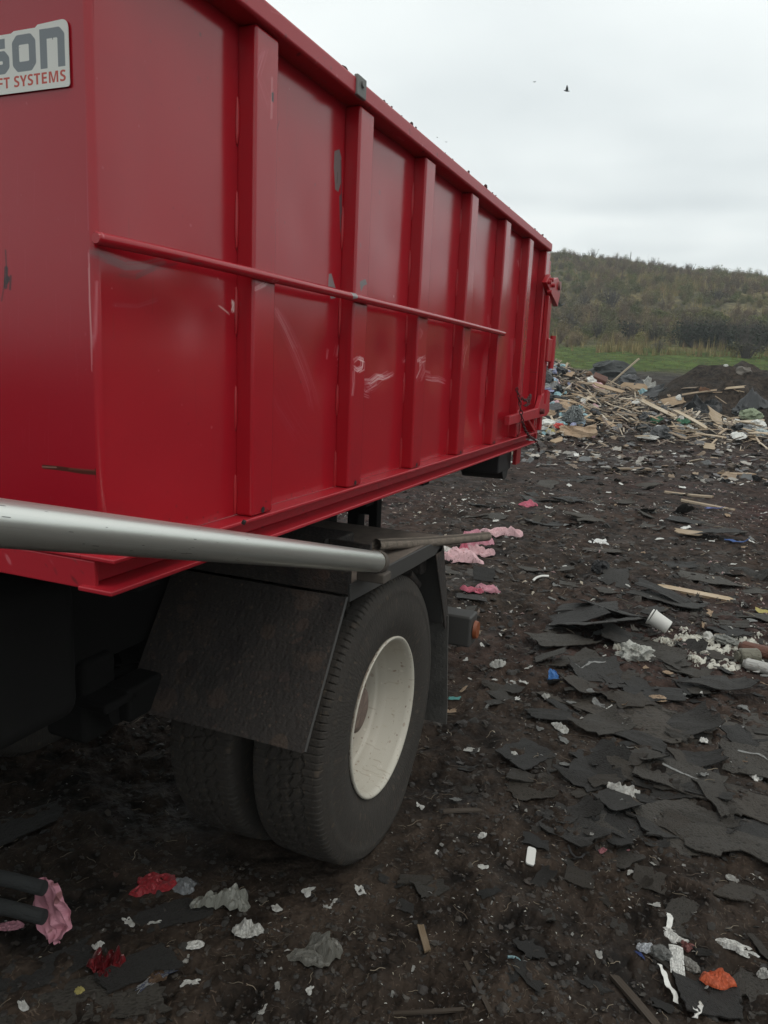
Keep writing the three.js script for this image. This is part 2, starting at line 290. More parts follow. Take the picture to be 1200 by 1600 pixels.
const sideArt = (red) => canvasTex(TW, TH, (c, w, h) => {
  const r = rng(5); c.fillStyle = red; c.fillRect(0, 0, w, h);
  for (let i = 0; i < 700; i++) { c.fillStyle = r() < 0.5 ? '#a81a2c' : '#931120'; c.globalAlpha = 0.05; c.beginPath(); c.ellipse(r() * w, r() * h, 20 + r() * 90, 10 + r() * 60, r() * 3, 0, 6.3); c.fill(); }
  c.globalAlpha = 1;
  speck(c, w, h, r, 420, ['#7d0f1c', '#b8555c', '#5d2a26', '#c98a8a', '#8a1522'], 0.6, 2.6);
  const Q = (px, py, x = -1) => { const p = plane(px, py, x); return [PU(p[2]) * w, (1 - PV(p[1])) * h]; };
  const line = (pts, col, lw, al = 1, x = -1) => { c.strokeStyle = col; c.lineWidth = lw; c.globalAlpha = al; c.lineCap = c.lineJoin = 'round'; c.beginPath(); pts.forEach((p, i) => { const q = Q(p[0], p[1], x); i ? c.lineTo(...q) : c.moveTo(...q); }); c.stroke(); c.globalAlpha = 1; };
  const scuff = (pts, col, n0, sp0, lw0, al0, x = -1) => { const n = n0 * 2.4, spread = sp0 * 1.5, lw = lw0 * 0.6, al = al0 * 1.05; for (let k = 0; k < n; k++) { const dx = (r() - 0.5) * spread, dy = (r() - 0.5) * spread, a = Math.floor(r() * pts.length * 0.4), b = pts.length - Math.floor(r() * pts.length * 0.35); line(pts.slice(a, Math.max(a + 2, b)).map((p) => [p[0] + dx + (r() - 0.5) * 1.5, p[1] + dy + (r() - 0.5) * 1.5]), col, lw * (0.4 + r()), al * (0.4 + r() * 0.8), x); } };
  const blob = (pts, col, x = -1) => { c.fillStyle = col; c.beginPath(); pts.forEach((p, i) => { const q = Q(p[0], p[1], x); i ? c.lineTo(...q) : c.moveTo(...q); }); c.fill(); };
  // bare primer where paint came off
  blob([[523, 236], [531, 233], [534, 246], [533, 285], [529, 300], [524, 296], [522, 262]], '#77706f');
  blob([[515, 428], [519, 427], [525, 450], [525, 466], [518, 467], [514, 450]], '#8d8585');
  blob([[540, 440], [549, 436], [552, 444], [546, 447], [542, 456]], '#6d5f60');
  line([[528, 270], [527, 285]], '#5c5554', 3, 0.7);
  blob([[553, 305], [557, 300], [557, 352], [554, 362]], '#5d5558', -0.956);
  line([[556, 250], [556, 290], [555, 362]], '#6d4448', 4, 0.7, -0.956);
  // scuffs and scratches
  scuff([[434, 486], [446, 505], [462, 540], [476, 575], [486, 605], [492, 635]], '#c98a90', 34, 13, 1.0, 0.2);
  scuff([[432, 484], [440, 495], [452, 518], [464, 545]], '#dcb0b0', 9, 6, 1.2, 0.35);
  scuff([[426, 600], [445, 640], [470, 680]], '#b35560', 6, 20, 1.5, 0.2);
  scuff([[553, 566], [560, 560], [567, 563], [566, 575], [558, 579], [553, 574]], '#f0d6d6', 10, 5, 2, 0.5, -0.956);
  scuff([[552, 578], [552, 598], [550, 618]], '#dfb4b4', 5, 3, 2, 0.5, -0.956);
  scuff([[572, 596], [582, 596], [594, 588], [602, 590], [612, 584]], '#e6c2c4', 14, 6, 2, 0.4);
  scuff([[572, 600], [578, 608], [586, 604], [596, 596]], '#dcabb0', 10, 8, 1.6, 0.35); scuff([[570, 615], [578, 618]], '#d9a0a6', 5, 6, 1.4, 0.4);
  scuff([[651, 568], [656, 562], [660, 560], [660, 575], [653, 592]], '#ecd0d0', 12, 7, 2, 0.45, -0.956);
  scuff([[665, 589], [675, 591], [685, 592], [694, 596]], '#d59aa2', 10, 6, 1.8, 0.35); scuff([[664, 580], [676, 583]], '#d59aa2', 4, 3, 1.4, 0.35);
  scuff([[654, 515], [658, 520], [655, 530]], '#c98086', 5, 4, 1.6, 0.5, -0.956); scuff([[728, 540], [724, 555], [722, 575]], '#d3969a', 6, 4, 1.6, 0.5, -0.956);
  scuff([[396, 452], [404, 449], [414, 444], [420, 438]], '#d9a2a0', 8, 4, 1.6, 0.5, -0.956); scuff([[391, 470], [393, 478], [391, 486]], '#efe0da', 8, 4, 2, 0.7, -0.956);
  scuff([[402, 92], [412, 80], [400, 120], [418, 170]], '#c46a74', 8, 10, 1.2, 0.35, -0.956); scuff([[425, 120], [425, 140], [424, 185]], '#c98a8c', 5, 2, 1.6, 0.5, -0.956);
  blob([[424, 145], [427, 144], [427, 160], [424, 158]], '#3a2022', -0.956);
  scuff([[148, 392], [170, 404], [200, 416], [235, 414], [262, 408]], '#8d4a4c', 16, 9, 2.4, 0.4); scuff([[190, 428], [215, 432], [245, 418], [280, 414]], '#7a2f34', 6, 6, 2, 0.4); scuff([[180, 476], [220, 478], [250, 468]], '#a8535a', 4, 4, 1.3, 0.3);
  line([[153, 440], [153, 520], [148, 592]], '#c07074', 2, 0.7); line([[141, 398], [143, 470], [146, 585]], '#d9a0a0', 2.5, 0.7); line([[143, 325], [143, 370]], '#cf8a88', 2, 0.6);
  scuff([[345, 478], [352, 484], [358, 490]], '#d9b0a8', 4, 3, 1.4, 0.6); scuff([[528, 540], [526, 556]], '#d9a0a0', 4, 3, 1.6, 0.5); scuff([[515, 545], [514, 560]], '#e0b0b0', 3, 2, 1.4, 0.5);
  scuff([[434, 190], [430, 205], [424, 222]], '#6d1c28', 4, 5, 2, 0.4);
  scuff([[817, 655], [814, 590]], '#caa', 5, 3, 1.5, 0.4, -0.956); scuff([[808, 405], [809, 415]], '#ddb0b0', 5, 4, 2, 0.6); scuff([[777, 492], [777, 510]], '#d0a0a0', 4, 3, 1.6, 0.6, -0.956); scuff([[814, 530], [813, 590]], '#d8a6a8', 7, 3, 1.8, 0.5, -0.956);
  for (let i = 0; i < 70; i++) { c.strokeStyle = ['#6d2a20', '#7a3a2c', '#8a1a26'][Math.floor(r() * 3)]; c.globalAlpha = 0.16; c.lineWidth = 0.8 + r() * 1.8; const x = r() * w, y = h * (0.1 + r() * 0.8); c.beginPath(); c.moveTo(x, y); c.lineTo(x + (r() - 0.5) * 3, y + 8 + r() * 60); c.stroke(); } c.globalAlpha = 1;
  speck(c, w, h, r, 160, ['#8a3a3e', '#7f2c32'], 1, 5);
  // chips and mud along the bottom edge
  for (let i = 0; i < 260; i++) { c.fillStyle = ['#4a2320', '#6b3a35', '#8a5a52', '#3d2a26'][Math.floor(r() * 4)]; c.globalAlpha = 0.4; c.fillRect(r() * w, h - 28 - r() * r() * 26, 1 + r() * 4, 1 + r() * 2); } c.globalAlpha = 1;
});
const sidePaint = sideArt(RED), ribPaint = sidePaint;
const FU = (x) => (x + 2.3) / 1.32;
const frontPaint = canvasTex(1024, 916, (c, w, h) => {
  const r = rng(15); c.fillStyle = '#a01726'; c.fillRect(0, 0, w, h); speck(c, w, h, r, 260, ['#7d0f1c', '#b8555c', '#a83a44', '#8a1522'], 0.8, 3);
  const Q = (px, py) => { const p = planeZ(px, py, -1.075); return [FU(p[0]) * w, (1 - PV(p[1])) * h]; };
  const line = (pts, col, lw, al = 1) => { c.strokeStyle = col; c.lineWidth = lw; c.globalAlpha = al; c.lineCap = 'round'; c.beginPath(); pts.forEach((p, i) => { const q = Q(...p); i ? c.lineTo(...q) : c.moveTo(...q); }); c.stroke(); c.globalAlpha = 1; };
  for (const [a, b, lw, al] of [[[11, 392], [13, 430], 3, 0.5], [[12, 420], [11, 448], 7, 0.8], [[10, 440], [5, 470], 3, 0.4], [[19, 432], [18, 452], 4, 0.6], [[14, 436], [12, 440], 9, 0.9]]) line([a, b], '#2a0d14', lw, al);
  line([[70, 729], [100, 732], [130, 737], [154, 739]], '#3a2a1e', 6, 0.8); line([[68, 729], [90, 730]], '#b98', 2, 0.6); line([[154, 735], [157, 760], [157, 790]], '#38261c', 9, 0.8); line([[110, 732], [150, 735]], '#6d4a38', 3, 0.6); for (let i = 0; i < 5; i++) line([[139 + r() * 3, 390 + r() * 30], [141 + r() * 3, 470], [145 + r() * 3, 560 + r() * 30]], '#cf9a98', 1.4, 0.5); line([[133, 20], [137, 200], [140, 360]], '#b8505c', 1.6, 0.5);
  for (let i = 0; i < 26; i++) { const x = r() * 130, y = 180 + r() * 500; line([[x, y], [x + (r() - 0.5) * 4, y + 10 + r() * 60]], '#b3505c', 1, 0.18); }
});
const railPaint = canvasTex(1024, 256, (c, w, h) => {
  const r = rng(25); c.fillStyle = '#a91d2a'; c.fillRect(0, 0, w, h); speck(c, w, h, r, 900, ['#6b2a2a', '#b8666a', '#4d2320', '#cf9a98', '#8a1522', '#7a5048'], 0.6, 4);
  for (let i = 0; i < 60; i++) { c.strokeStyle = ['#5a2520', '#c98a88', '#7d4a44'][Math.floor(r() * 3)]; c.globalAlpha = 0.4; c.lineWidth = 1 + r() * 2; c.beginPath(); const x = r() * w, y = r() * h; c.moveTo(x, y); c.lineTo(x + r() * 40, y + (r() - 0.5) * 6); c.stroke(); } c.globalAlpha = 1;
}, true);
railPaint.repeat.set(1, 1);
const paintRough = dataTex(512, (i) => { const v = 0.19 + 0.07 * nD[i] + 0.03 * nC[i]; return [v, v, v]; }, false, 1, 1); 
const redOpt = { roughness: 1, roughnessMap: paintRough, side: THREE.DoubleSide, specularIntensity: 1, ior: 1.5 };
const mSide = new THREE.MeshPhysicalMaterial({ map: sidePaint, ...redOpt });
const mRib = new THREE.MeshPhysicalMaterial({ map: ribPaint, ...redOpt });
const mFront = new THREE.MeshPhysicalMaterial({ map: frontPaint, ...redOpt });
const mRail = new THREE.MeshPhysicalMaterial({ map: railPaint, ...redOpt, roughnessMap: null, roughness: 0.42 });
const mRed = M(0.385, 0.013, 0.020, 0.33);
const railUV = (g) => uvBy(g, (x, y, z) => [-z * 0.45 + x * 0.3, y * 1.7 + x * 1.3]);
const RIB_Z = [-1.505, -2.03, -2.56, -3.10, -3.66, -4.17], RIB_W = 0.095, X_OUT = -0.955, Z_F = -1.072, Z_R = -4.73, Y_LEDGE = -0.365, Y_TOP = 0.69;

const bin = thing('waste_container', [-2.05, CY - 0.44, -2.9], 'long open-topped red steel waste container with vertical ribs, riding on the muddy truck', 'container');
function panelX(z, y) {
  let x = -1 + 0.0022 * N(z * 2.2, y * 2.2, 3) + 0.0012 * N(z * 5, y * 5, 8);
  for (let i = -1; i < 6; i++) { // each bay is slightly drawn in between its welds
    const a = i < 0 ? Z_F : RIB_Z[i] - RIB_W, b = i === 5 ? -4.62 : RIB_Z[i + 1], t = (a - z) / (a - b); if (t > 0 && t < 1) { const s = Math.sin(Math.PI * t) * Math.sin(Math.PI * Math.min(1, Math.max(0, (y + 0.37) / 1.06))); x -= (0.004 + 0.003 * N(i * 3.3, 2, 1)) * s * (i < 0 ? smooth(0, 0.35, t) : 1); }
  }
  if (z < -3.2 && z > -3.66) x -= 0.022 * smooth(0.13, 0.06, y) * smooth(-0.37, -0.2, y) * smooth(-3.2, -3.3, z) * smooth(-3.66, -3.62, z);
  for (const [dz, dy, w, k] of [[-2.35, 0.02, 0.10, 0.007], [-1.95, -0.02, 0.09, 0.006], [-2.9, 0.0, 0.12, 0.008], [-1.35, 0.12, 0.08, 0.005], [-1.25, -0.2, 0.12, 0.004], [-2.4, 0.4, 0.14, 0.005], [-3.9, -0.05, 0.14, 0.009], [-1.8, 0.35, 0.1, 0.003]]) { const q = ((z - dz) / w) ** 2 + ((y - dy) / w) ** 2; if (q < 4) x -= k * Math.exp(-q * 1.6); }
  if (z > RIB_Z[0]) x -= 0.006 * smooth(0.16, 0.05, y) * smooth(-0.36, 0.05, y) * smooth(RIB_Z[0], -1.4, z);
  return x;
}
const edges = [Z_F - 0.0, ...RIB_Z.map((z) => z - RIB_W / 2), -4.67];
for (let i = 0; i < 7; i++) {
  const za = edges[i] - (i ? 0.001 : 0.012), zb = edges[i + 1] + 0.001;
  const g = slab(28, 44, (u, v) => { const z = mix(za, zb, v), y = mix(Y_LEDGE + 0.002, Y_TOP + 0.01, u); return [-y, panelX(z, y), z]; }, 0.004, 0.5);
  g.rotateZ(-Math.PI / 2); g.translate(0, CY, 0); part('side_panel', sideUV(g), mSide, bin);
}
{ // front wall with its bent corner
  const g = slab(20, 24, (u, v) => { const x = mix(-3.05, -1.012, u), y = mix(Y_LEDGE + 0.002, Y_TOP + 0.01, v); return [x, -(Z_F - 0.004 + 0.002 * N(x * 2, y * 2, 6) * smooth(-1.012, -1.2, x)), y]; }, 0.004);
  const p = g.attributes.position; for (let i = 0; i < p.count; i++) { const y = p.getY(i), z = p.getZ(i); p.setXYZ(i, p.getX(i), z + CY, -y); } g.computeVertexNormals();
  part('front_wall', uvBy(g, (x, y) => [FU(x), PV(y)]), mFront, bin);
  const P = [], Nn = [], idx = [], R = 0.012, K = 8, V = 12; for (let j = 0; j <= V; j++) for (let k = 0; k <= K; k++) { const a = k / K * Math.PI / 2; P.push(-1.012 + R * Math.sin(a), mix(Y_LEDGE + 0.002, Y_TOP + 0.01, j / V) + CY, Z_F - 0.012 + R * Math.cos(a)); Nn.push(Math.sin(a), 0, Math.cos(a)); }
  for (let j = 0; j < V; j++) for (let k = 0; k < K; k++) { const a = j * (K + 1) + k; idx.push(a, a + 1, a + K + 2, a, a + K + 2, a + K + 1); }
  const cg = new THREE.BufferGeometry(); cg.setAttribute('position', new THREE.Float32BufferAttribute(P, 3)); cg.setAttribute('normal', new THREE.Float32BufferAttribute(Nn, 3)); cg.setIndex(idx);
  part('corner_bend', uvBy(cg, (x, y, z) => [PU(Math.min(z, -1.06)), PV(y)]), mSide, bin);
}
part('far_wall', box(-3.1, -3.06, -0.36, 0.7, Z_F, Z_R), mRed, bin);
part('floor_plate', box(-3.05, -1.006, -0.385, -0.366, Z_F - 0.01, Z_R + 0.01), mRed, bin);
part('rear_door', box(-3.05, -0.985, -0.40, 0.66, Z_R - 0.03, Z_R - 0.09), mRed, bin);
part('door_frame', merge([box(-1.06, -0.975, -0.42, 0.66, Z_R - 0.095, Z_R - 0.13), box(-3.0, -1.062, 0.58, 0.66, Z_R - 0.095, Z_R - 0.13)]), mRed, bin);
// ribs
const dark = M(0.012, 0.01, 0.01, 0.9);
for (const z of RIB_Z) {
  const rib = part('rib', ribUV(box(-1.004, X_OUT, Y_LEDGE + 0.001, Y_TOP - 0.001, z, z - RIB_W, 0.008)), mRib, bin);
  const w = [], r = rng(Math.round(-z * 100)); for (let y = Y_LEDGE + 0.05; y < Y_TOP - 0.1; y += 0.19 + r() * 0.05) { const g = new THREE.SphereGeometry(1, 8, 6); g.scale(0.005, 0.045 + r() * 0.02, 0.006); g.translate(-0.999, y + CY, z + 0.003); w.push(g); const g2 = g.clone(); g2.translate(0, r() * 0.05, -RIB_W - 0.006); w.push(g2); }
  parts('weld_bead', w, mRed, rib);
  const hg = new THREE.CylinderGeometry(0.006, 0.008, 0.0014, 8); hg.scale(1, 1, 1); hg.rotateZ(Math.PI / 2); hg.translate(X_OUT + 0.001, Y_LEDGE + 0.012 + CY, z - RIB_W * 0.5);
  part('drain_hole', hg, dark, rib);
}
part('corner_post', sideUV(box(-1.004, X_OUT, Y_LEDGE + 0.001, Y_TOP - 0.001, -4.62, Z_R, 0.008)), mRib, bin);
const rail = part('top_rail', railUV(merge([box(-1.02, -0.94, Y_TOP, 0.737, Z_F + 0.04, Z_R + 0.04, 0.009), box(-3.12, -3.04, Y_TOP, 0.737, Z_F + 0.04, Z_R + 0.04, 0.009), box(-3.039, -1.021, Y_TOP, 0.735, Z_F + 0.04, Z_F - 0.04, 0.009)])), mRail, bin);
{ const q = plane(563, 135, -0.94); part('grey_bracket', merge([box(-0.946, -0.934, q[1] - 0.028, 0.742, q[2] + 0.028, q[2] - 0.028, 0.003), rod([-0.936, q[1] + 0.005, q[2]], [-0.928, q[1] + 0.005, q[2]], 0.01, 0.01, 8)]), M(0.2, 0.2, 0.19, 0.7), rail); }
// ragged edge along the rail top: bits of waste caught there
{ const l = [], r = rng(61); for (let i = 0; i < 40; i++) { const z = -1.6 - r() * 3; const g = new THREE.IcosahedronGeometry(0.003 + r() * r() * 0.008, 0); g.scale(1, 0.6, 1.6); g.rotateX(r() * 3); g.translate(-0.945 - r() * 0.02, 0.739 + CY, z); l.push(g); } part('caught_debris', merge(l), M(0.09, 0.05, 0.045, 0.9), rail, 'stuff'); }
// channel along the bottom
{
  const yt = Y_LEDGE, yb = -0.432;
  part('bottom_channel', railUV(merge([
    box(-1.03, -0.95, yt - 0.009, yt, -1.045, Z_R, 0.003), box(-1.03, -1.016, yb + 0.010, yt - 0.0095, -1.055, Z_R, 0.002), box(-1.03, -0.95, yb, yb + 0.0095, -1.036, Z_R, 0.003)])), mRail, bin);
  part('front_crossbeam', railUV(merge([box(-3.06, -1.0, yb + 0.001, yt - 0.010, -1.048, -1.06, 0.003), box(-3.06, -1.031, yt - 0.009, yt - 0.0005, -1.046, -1.12, 0.003)])), mRail, bin);
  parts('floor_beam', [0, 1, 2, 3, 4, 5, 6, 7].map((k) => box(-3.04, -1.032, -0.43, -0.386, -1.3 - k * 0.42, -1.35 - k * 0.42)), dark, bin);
}
// hand rod welded across the ribs
part('tarp_rod', sideUV(merge([tube([[-0.985, 0.19, -1.062], [-0.965, 0.188, -1.2], [-0.947, 0.184, -1.55], [-0.943, 0.181, -2.1], [-0.943, 0.177, -2.9], [-0.943, 0.171, -3.70]], 0.0115, 60, 12), rod([-0.985, 0.19, -1.061], [-0.985, 0.19, -1.058], 0.0115, 0.009, 12), rod([-0.943, 0.171, -3.699], [-0.943, 0.171, -3.703], 0.0115, 0.009, 12)])), mSide, bin);
// rear fittings
{
  const ear = prism([[-4.52, 0.50], [-4.64, 0.47], [-4.92, 0.40], [-4.97, 0.47], [-4.95, 0.54], [-4.86, 0.565], [-4.70, 0.53], [-4.62, 0.555]], 'x', -0.953, -0.925);
  const e = part('door_hinge', ear, mRed, bin); part('hinge_pin', merge([rod([-0.96, 0.52, -4.9], [-0.912, 0.52, -4.9], 0.026, 0.026, 16)]), M(0.26, 0.12, 0.11, 0.5), e);
  parts('hinge_bolt', [[-4.57, 0.505], [-4.63, 0.525], [-4.69, 0.5], [-4.60, 0.455]].map(([z, y]) => rod([-0.93, y, z], [-0.905, y, z], 0.014, 0.012, 6)), mRed, e);
  const e2 = part('door_hinge', merge([box(-0.975, -0.925, 0.06, 0.2, -4.74, -4.97, 0.008)]), mRed, bin); part('hinge_pin', rod([-0.93, 0.02, -4.88], [-0.93, 0.22, -4.88], 0.018, 0.018, 12), mRed, e2);
  part('hinge_bar', merge([box(-0.955, -0.93, -0.2, 0.44, -4.66, -4.685), box(-0.975, -0.945, -0.36, 0.5, -4.77, -4.83)]), mRed, bin);
  const lb = part('latch_bar', prism([[-3.87, -0.232], [-4.58, -0.215], [-4.66, -0.14], [-4.72, -0.13], [-4.74, -0.19], [-4.80, -0.20], [-4.83, -0.11], [-4.90, -0.12], [-4.93, -0.25], [-4.84, -0.272], [-3.87, -0.276]], 'x', -0.95, -0.925), mRail, bin);
  part('latch_pin', rod([-0.94, -0.235, -4.64], [-0.9, -0.235, -4.64], 0.02, 0.015, 8), M(0.12, 0.02, 0.02, 0.7), lb);
  parts('gusset', [prism([[-4.42, -0.276], [-4.47, -0.276], [-4.73, -0.364], [-4.66, -0.364]], 'x', -0.975, -0.95), box(-0.99, -0.955, -0.364, -0.277, -4.24, -4.29), box(-0.985, -0.96, -0.364, -0.277, -4.70, -4.74)], mRed, bin);
  // chain looped over the bar
  const curve = new THREE.CatmullRomCurve3([[807, 606, -0.93], [812, 628, -0.925], [815, 650, -0.915], [819, 668, -0.915], [828, 682, -0.92], [836, 688, -0.93], [841, 697, -0.92], [842, 706, -0.93]].map(([a, b, x]) => { const p = plane(a, b, x); return new THREE.Vector3(p[0], p[1] + CY, p[2]); }));
  const c2 = new THREE.CatmullRomCurve3([[815, 622, -0.93], [822, 626, -0.925], [829, 618, -0.93], [826, 630, -0.93], [819, 634, -0.93]].map(([a, b, x]) => { const p = plane(a, b, x); return new THREE.Vector3(p[0], p[1] + CY, p[2]); }));
  const links = []; for (const [cv, n] of [[curve, 34], [c2, 16]]) for (let i = 0; i < n; i++) { const p = cv.getPointAt((i + 0.5) / n), t = cv.getTangentAt((i + 0.5) / n); const g = new THREE.TorusGeometry(0.0085, 0.003, 6, 10); g.scale(1.5, 0.9, 1); g.rotateX(i % 2 ? Math.PI / 2 : 0); g.applyQuaternion(new THREE.Quaternion().setFromUnitVectors(new THREE.Vector3(1, 0, 0), t)); g.translate(p.x, p.y, p.z); links.push(g); }
  { const ch = new THREE.Group(); ch.name = 'chain'; bin.add(ch); parts('chain_link', links, M(0.09, 0.045, 0.045, 0.55, { metalness: 0.6 }), ch); }
  part('roller_housing', merge([box(-1.32, -1.085, -0.60, -0.435, -4.36, -4.66, 0.01), rod([-1.35, -0.585, -4.55], [-1.09, -0.585, -4.55], 0.07, 0.07, 20)]), M(0.02, 0.017, 0.017, 0.6), bin);
  part('rear_bracket', box(-1.07, -1.045, -0.57, -0.434, -4.63, -4.74), mRed, bin);
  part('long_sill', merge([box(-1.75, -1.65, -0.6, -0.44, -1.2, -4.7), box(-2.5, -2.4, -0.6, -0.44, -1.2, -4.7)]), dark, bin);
}
// sticker on the front wall
{
  const x0 = -1.62, x1 = -1.040, y0 = 0.434, y1 = 0.537;
  const s = new THREE.Shape(); s.moveTo(x0, y0); s.lineTo(x1 - 0.006, y0); s.quadraticCurveTo(x1, y0, x1, y0 + 0.006); s.lineTo(x1, y1 - 0.016); s.quadraticCurveTo(x1, y1, x1 - 0.014, y1); s.lineTo(x1 - 0.04, y1 - 0.001); s.lineTo(-1.106, y1 - 0.002); s.lineTo(-1.112, y1 - 0.006); s.lineTo(-1.160, y1 - 0.006); s.lineTo(-1.167, y1 - 0.009); s.lineTo(x0, y1 - 0.009); s.closePath();
  const g = new THREE.ExtrudeGeometry(s, { depth: 0.0012, bevelEnabled: false }); g.translate(0, CY, Z_F + 0.003);
  uvBy(g, (x, y) => [(x - x0) / (x1 - x0), (y - y0) / (y1 - y0)]);
  const t = canvasTex(1160, 206, (c, w, h) => {
    c.fillStyle = '#d6d6cf'; c.fillRect(0, 0, w, h); const X = (x) => (x - x0) / (x1 - x0) * w, Y = (y) => (1 - (y - y0) / (y1 - y0)) * h;
    c.strokeStyle = '#767c80'; c.lineWidth = 31; c.lineJoin = 'round'; c.lineCap = 'butt';
    const P = (pts) => { c.beginPath(); pts.forEach((p, i) => (i ? c.lineTo(X(p[0]), Y(p[1])) : c.moveTo(X(p[0]), Y(p[1])))); c.stroke(); };
    const b = 0.474, tp = 0.516, m = (b + tp) / 2;
    P([[-1.182, tp - 0.002], [-1.208, tp - 0.002], [-1.214, tp - 0.008], [-1.214, m + 0.006], [-1.208, m], [-1.187, m], [-1.181, m - 0.006], [-1.181, b + 0.005], [-1.187, b], [-1.22, b]]);
    P([[-1.130, tp], [-1.152, tp], [-1.158, tp - 0.006], [-1.158, b + 0.006], [-1.152, b], [-1.126, b], [-1.120, b + 0.006], [-1.120, tp - 0.006], [-1.126, tp], [-1.14, tp]]);
    P([[-1.095, b - 0.008], [-1.095, tp + 0.011]]); P([[-1.095, tp + 0.003], [-1.062, tp + 0.003], [-1.056, tp - 0.003], [-1.056, b - 0.008]]);
    c.fillStyle = '#b8493a'; c.font = 'bold 48px sans-serif'; c.textBaseline = 'alphabetic'; c.save(); c.translate(X(-1.166), Y(0.443)); c.scale((X(-1.047) - X(-1.166)) / c.measureText('SYSTEMS').width, 1); c.fillText('SYSTEMS', 0, 0); c.restore();
    c.save(); c.translate(X(-1.174), Y(0.443)); c.textAlign = 'right'; c.scale((X(-1.047) - X(-1.166)) / c.measureText('SYSTEMS').width, 1); c.fillText('FT', 0, 0); c.restore();
    const r = rng(3); speck(c, w, h, r, 90, ['#a9a9a2', '#c6c2b8', '#8b8b86'], 0.6, 2.4); c.fillStyle = '#5a5f60'; c.fillRect(X(-1.0745), Y(0.512), 3, 7);
  });
  part('sticker', g, new THREE.MeshPhysicalMaterial({ map: t, roughness: 0.45, side: THREE.DoubleSide }), bin);
}

// ------------------------------------------------------------------ the truck underneath
const grime = canvasTex(512, 512, (c, w, h) => { const r = rng(9); c.fillStyle = '#322d2a'; c.fillRect(0, 0, w, h); speck(c, w, h, r, 5000, ['#463b35', '#221f1d', '#5a463a', '#40352f', '#68564a', '#2a2623'], 0.8, 5); speck(c, w, h, r, 60, ['#4d3d34', '#241f1d', '#54423a'], 12, 50); speck(c, w, h, r, 200, ['#5d4438', '#6a5648'], 1, 6); }, true);
const mGrime = new THREE.MeshPhysicalMaterial({ map: grime, roughness: 0.78, bumpMap: fineBump, bumpScale: 0.003, side: THREE.DoubleSide });
const metreUV = (g, s = 1.6) => { const n = g.attributes.normal, p = g.attributes.position, uv = []; for (let i = 0; i < p.count; i++) { const a = Math.abs(n.getX(i)), b = Math.abs(n.getY(i)), c = Math.abs(n.getZ(i)), x = p.getX(i), y = p.getY(i), z = p.getZ(i); uv.push(...(b > a && b > c * 1.6 ? [x * s, z * s] : a > c ? [z * s, y * s] : [x * s, y * s * 1.15])); } g.setAttribute('uv', new THREE.Float32BufferAttribute(uv, 2)); return g; };
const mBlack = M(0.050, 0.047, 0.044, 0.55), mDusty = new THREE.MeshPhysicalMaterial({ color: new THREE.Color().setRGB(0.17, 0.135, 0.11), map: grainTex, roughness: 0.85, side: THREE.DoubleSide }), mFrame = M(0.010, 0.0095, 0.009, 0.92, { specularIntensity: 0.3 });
const truck = thing('flatbed_truck', [-1.85, 0, -1.6], 'mud-caked dark truck chassis with dual rear wheels and white rim, carrying the red container', 'truck');
function tyreGeo() {
  const R = 0.53, prof = [[0.100, 0.283], [0.118, 0.296], [0.128, 0.325], [0.134, 0.345], [0.1355, 0.351], [0.1385, 0.375], [0.140, 0.405], [0.137, 0.44], [0.1345, 0.463], [0.1355, 0.467], [0.131, 0.482], [0.127, 0.499], [0.1235, 0.511], [0.117, 0.520], [0.108, 0.5255]];
  const tread = []; for (let i = 1; i < 46; i++) tread.push([0.108 - i / 46 * 0.216, R - 0.0045 * Math.pow(Math.abs(i / 23 - 1), 2)]);
  const full = [...prof, ...tread, ...prof.slice().reverse().map(([x, r]) => [-x, r])];
  const NA = 792, P = [], UV = [], idx = [], n = full.length, pitch = 66;
  for (let a = 0; a <= NA; a++) for (let k = 0; k < n; k++) {
    let [x, r] = full[k]; const th = a / NA * Math.PI * 2, ph = (a / NA * pitch) % 1, ax = Math.abs(x);
    if (r > 0.505) {
      const zig = 0.007 * (Math.abs(((ph * 1 + (x > 0 ? 0.5 : 0)) % 1) - 0.5) * 4 - 1); let g = 0;
      for (const c of [-0.062, -0.021, 0.021, 0.062]) g = Math.max(g, 1 - smooth(0.0035, 0.0065, Math.abs(x - c - zig)));
      if (ax < 0.062) { const q = (ph + x * 6) % 1; g = Math.max(g, 0.8 * (1 - smooth(0.03, 0.07, Math.abs(q - 0.5)))); }
      if (ax > 0.066) { const q = (ph * 2) % 1; g = Math.max(g, (ax > 0.1 ? 0.8 : 0.35) * (1 - smooth(0.06, 0.16, Math.abs(q - 0.5)))); }
      r -= 0.008 * g;
    }
    let y = Math.cos(th) * r, z = Math.sin(th) * r; const lim = -R + 0.03; if (y < lim) { const o = lim - y; y = lim - o * 0.05; x += Math.sign(x) * o * 0.3; } else if (y < -0.36) x += Math.sign(x) * 0.012 * smooth(-0.36, -0.48, y) * (r > 0.34 && r < 0.51 ? 1 : 0.2);
    P.push(x, y, z); UV.push(th * 0.53 / 0.5, k / n * 2);
  }
  for (let a = 0; a < NA; a++) for (let k = 0; k < n - 1; k++) { const p = a * n + k, q = p + n; idx.push(p, q, q + 1, p, q + 1, p + 1); }
  const g = new THREE.BufferGeometry(); g.setAttribute('position', new THREE.Float32BufferAttribute(P, 3)); g.setAttribute('uv', new THREE.Float32BufferAttribute(UV, 2)); g.setIndex(idx); g.computeVertexNormals(); return toCreasedNormals(g, 0.6);
}
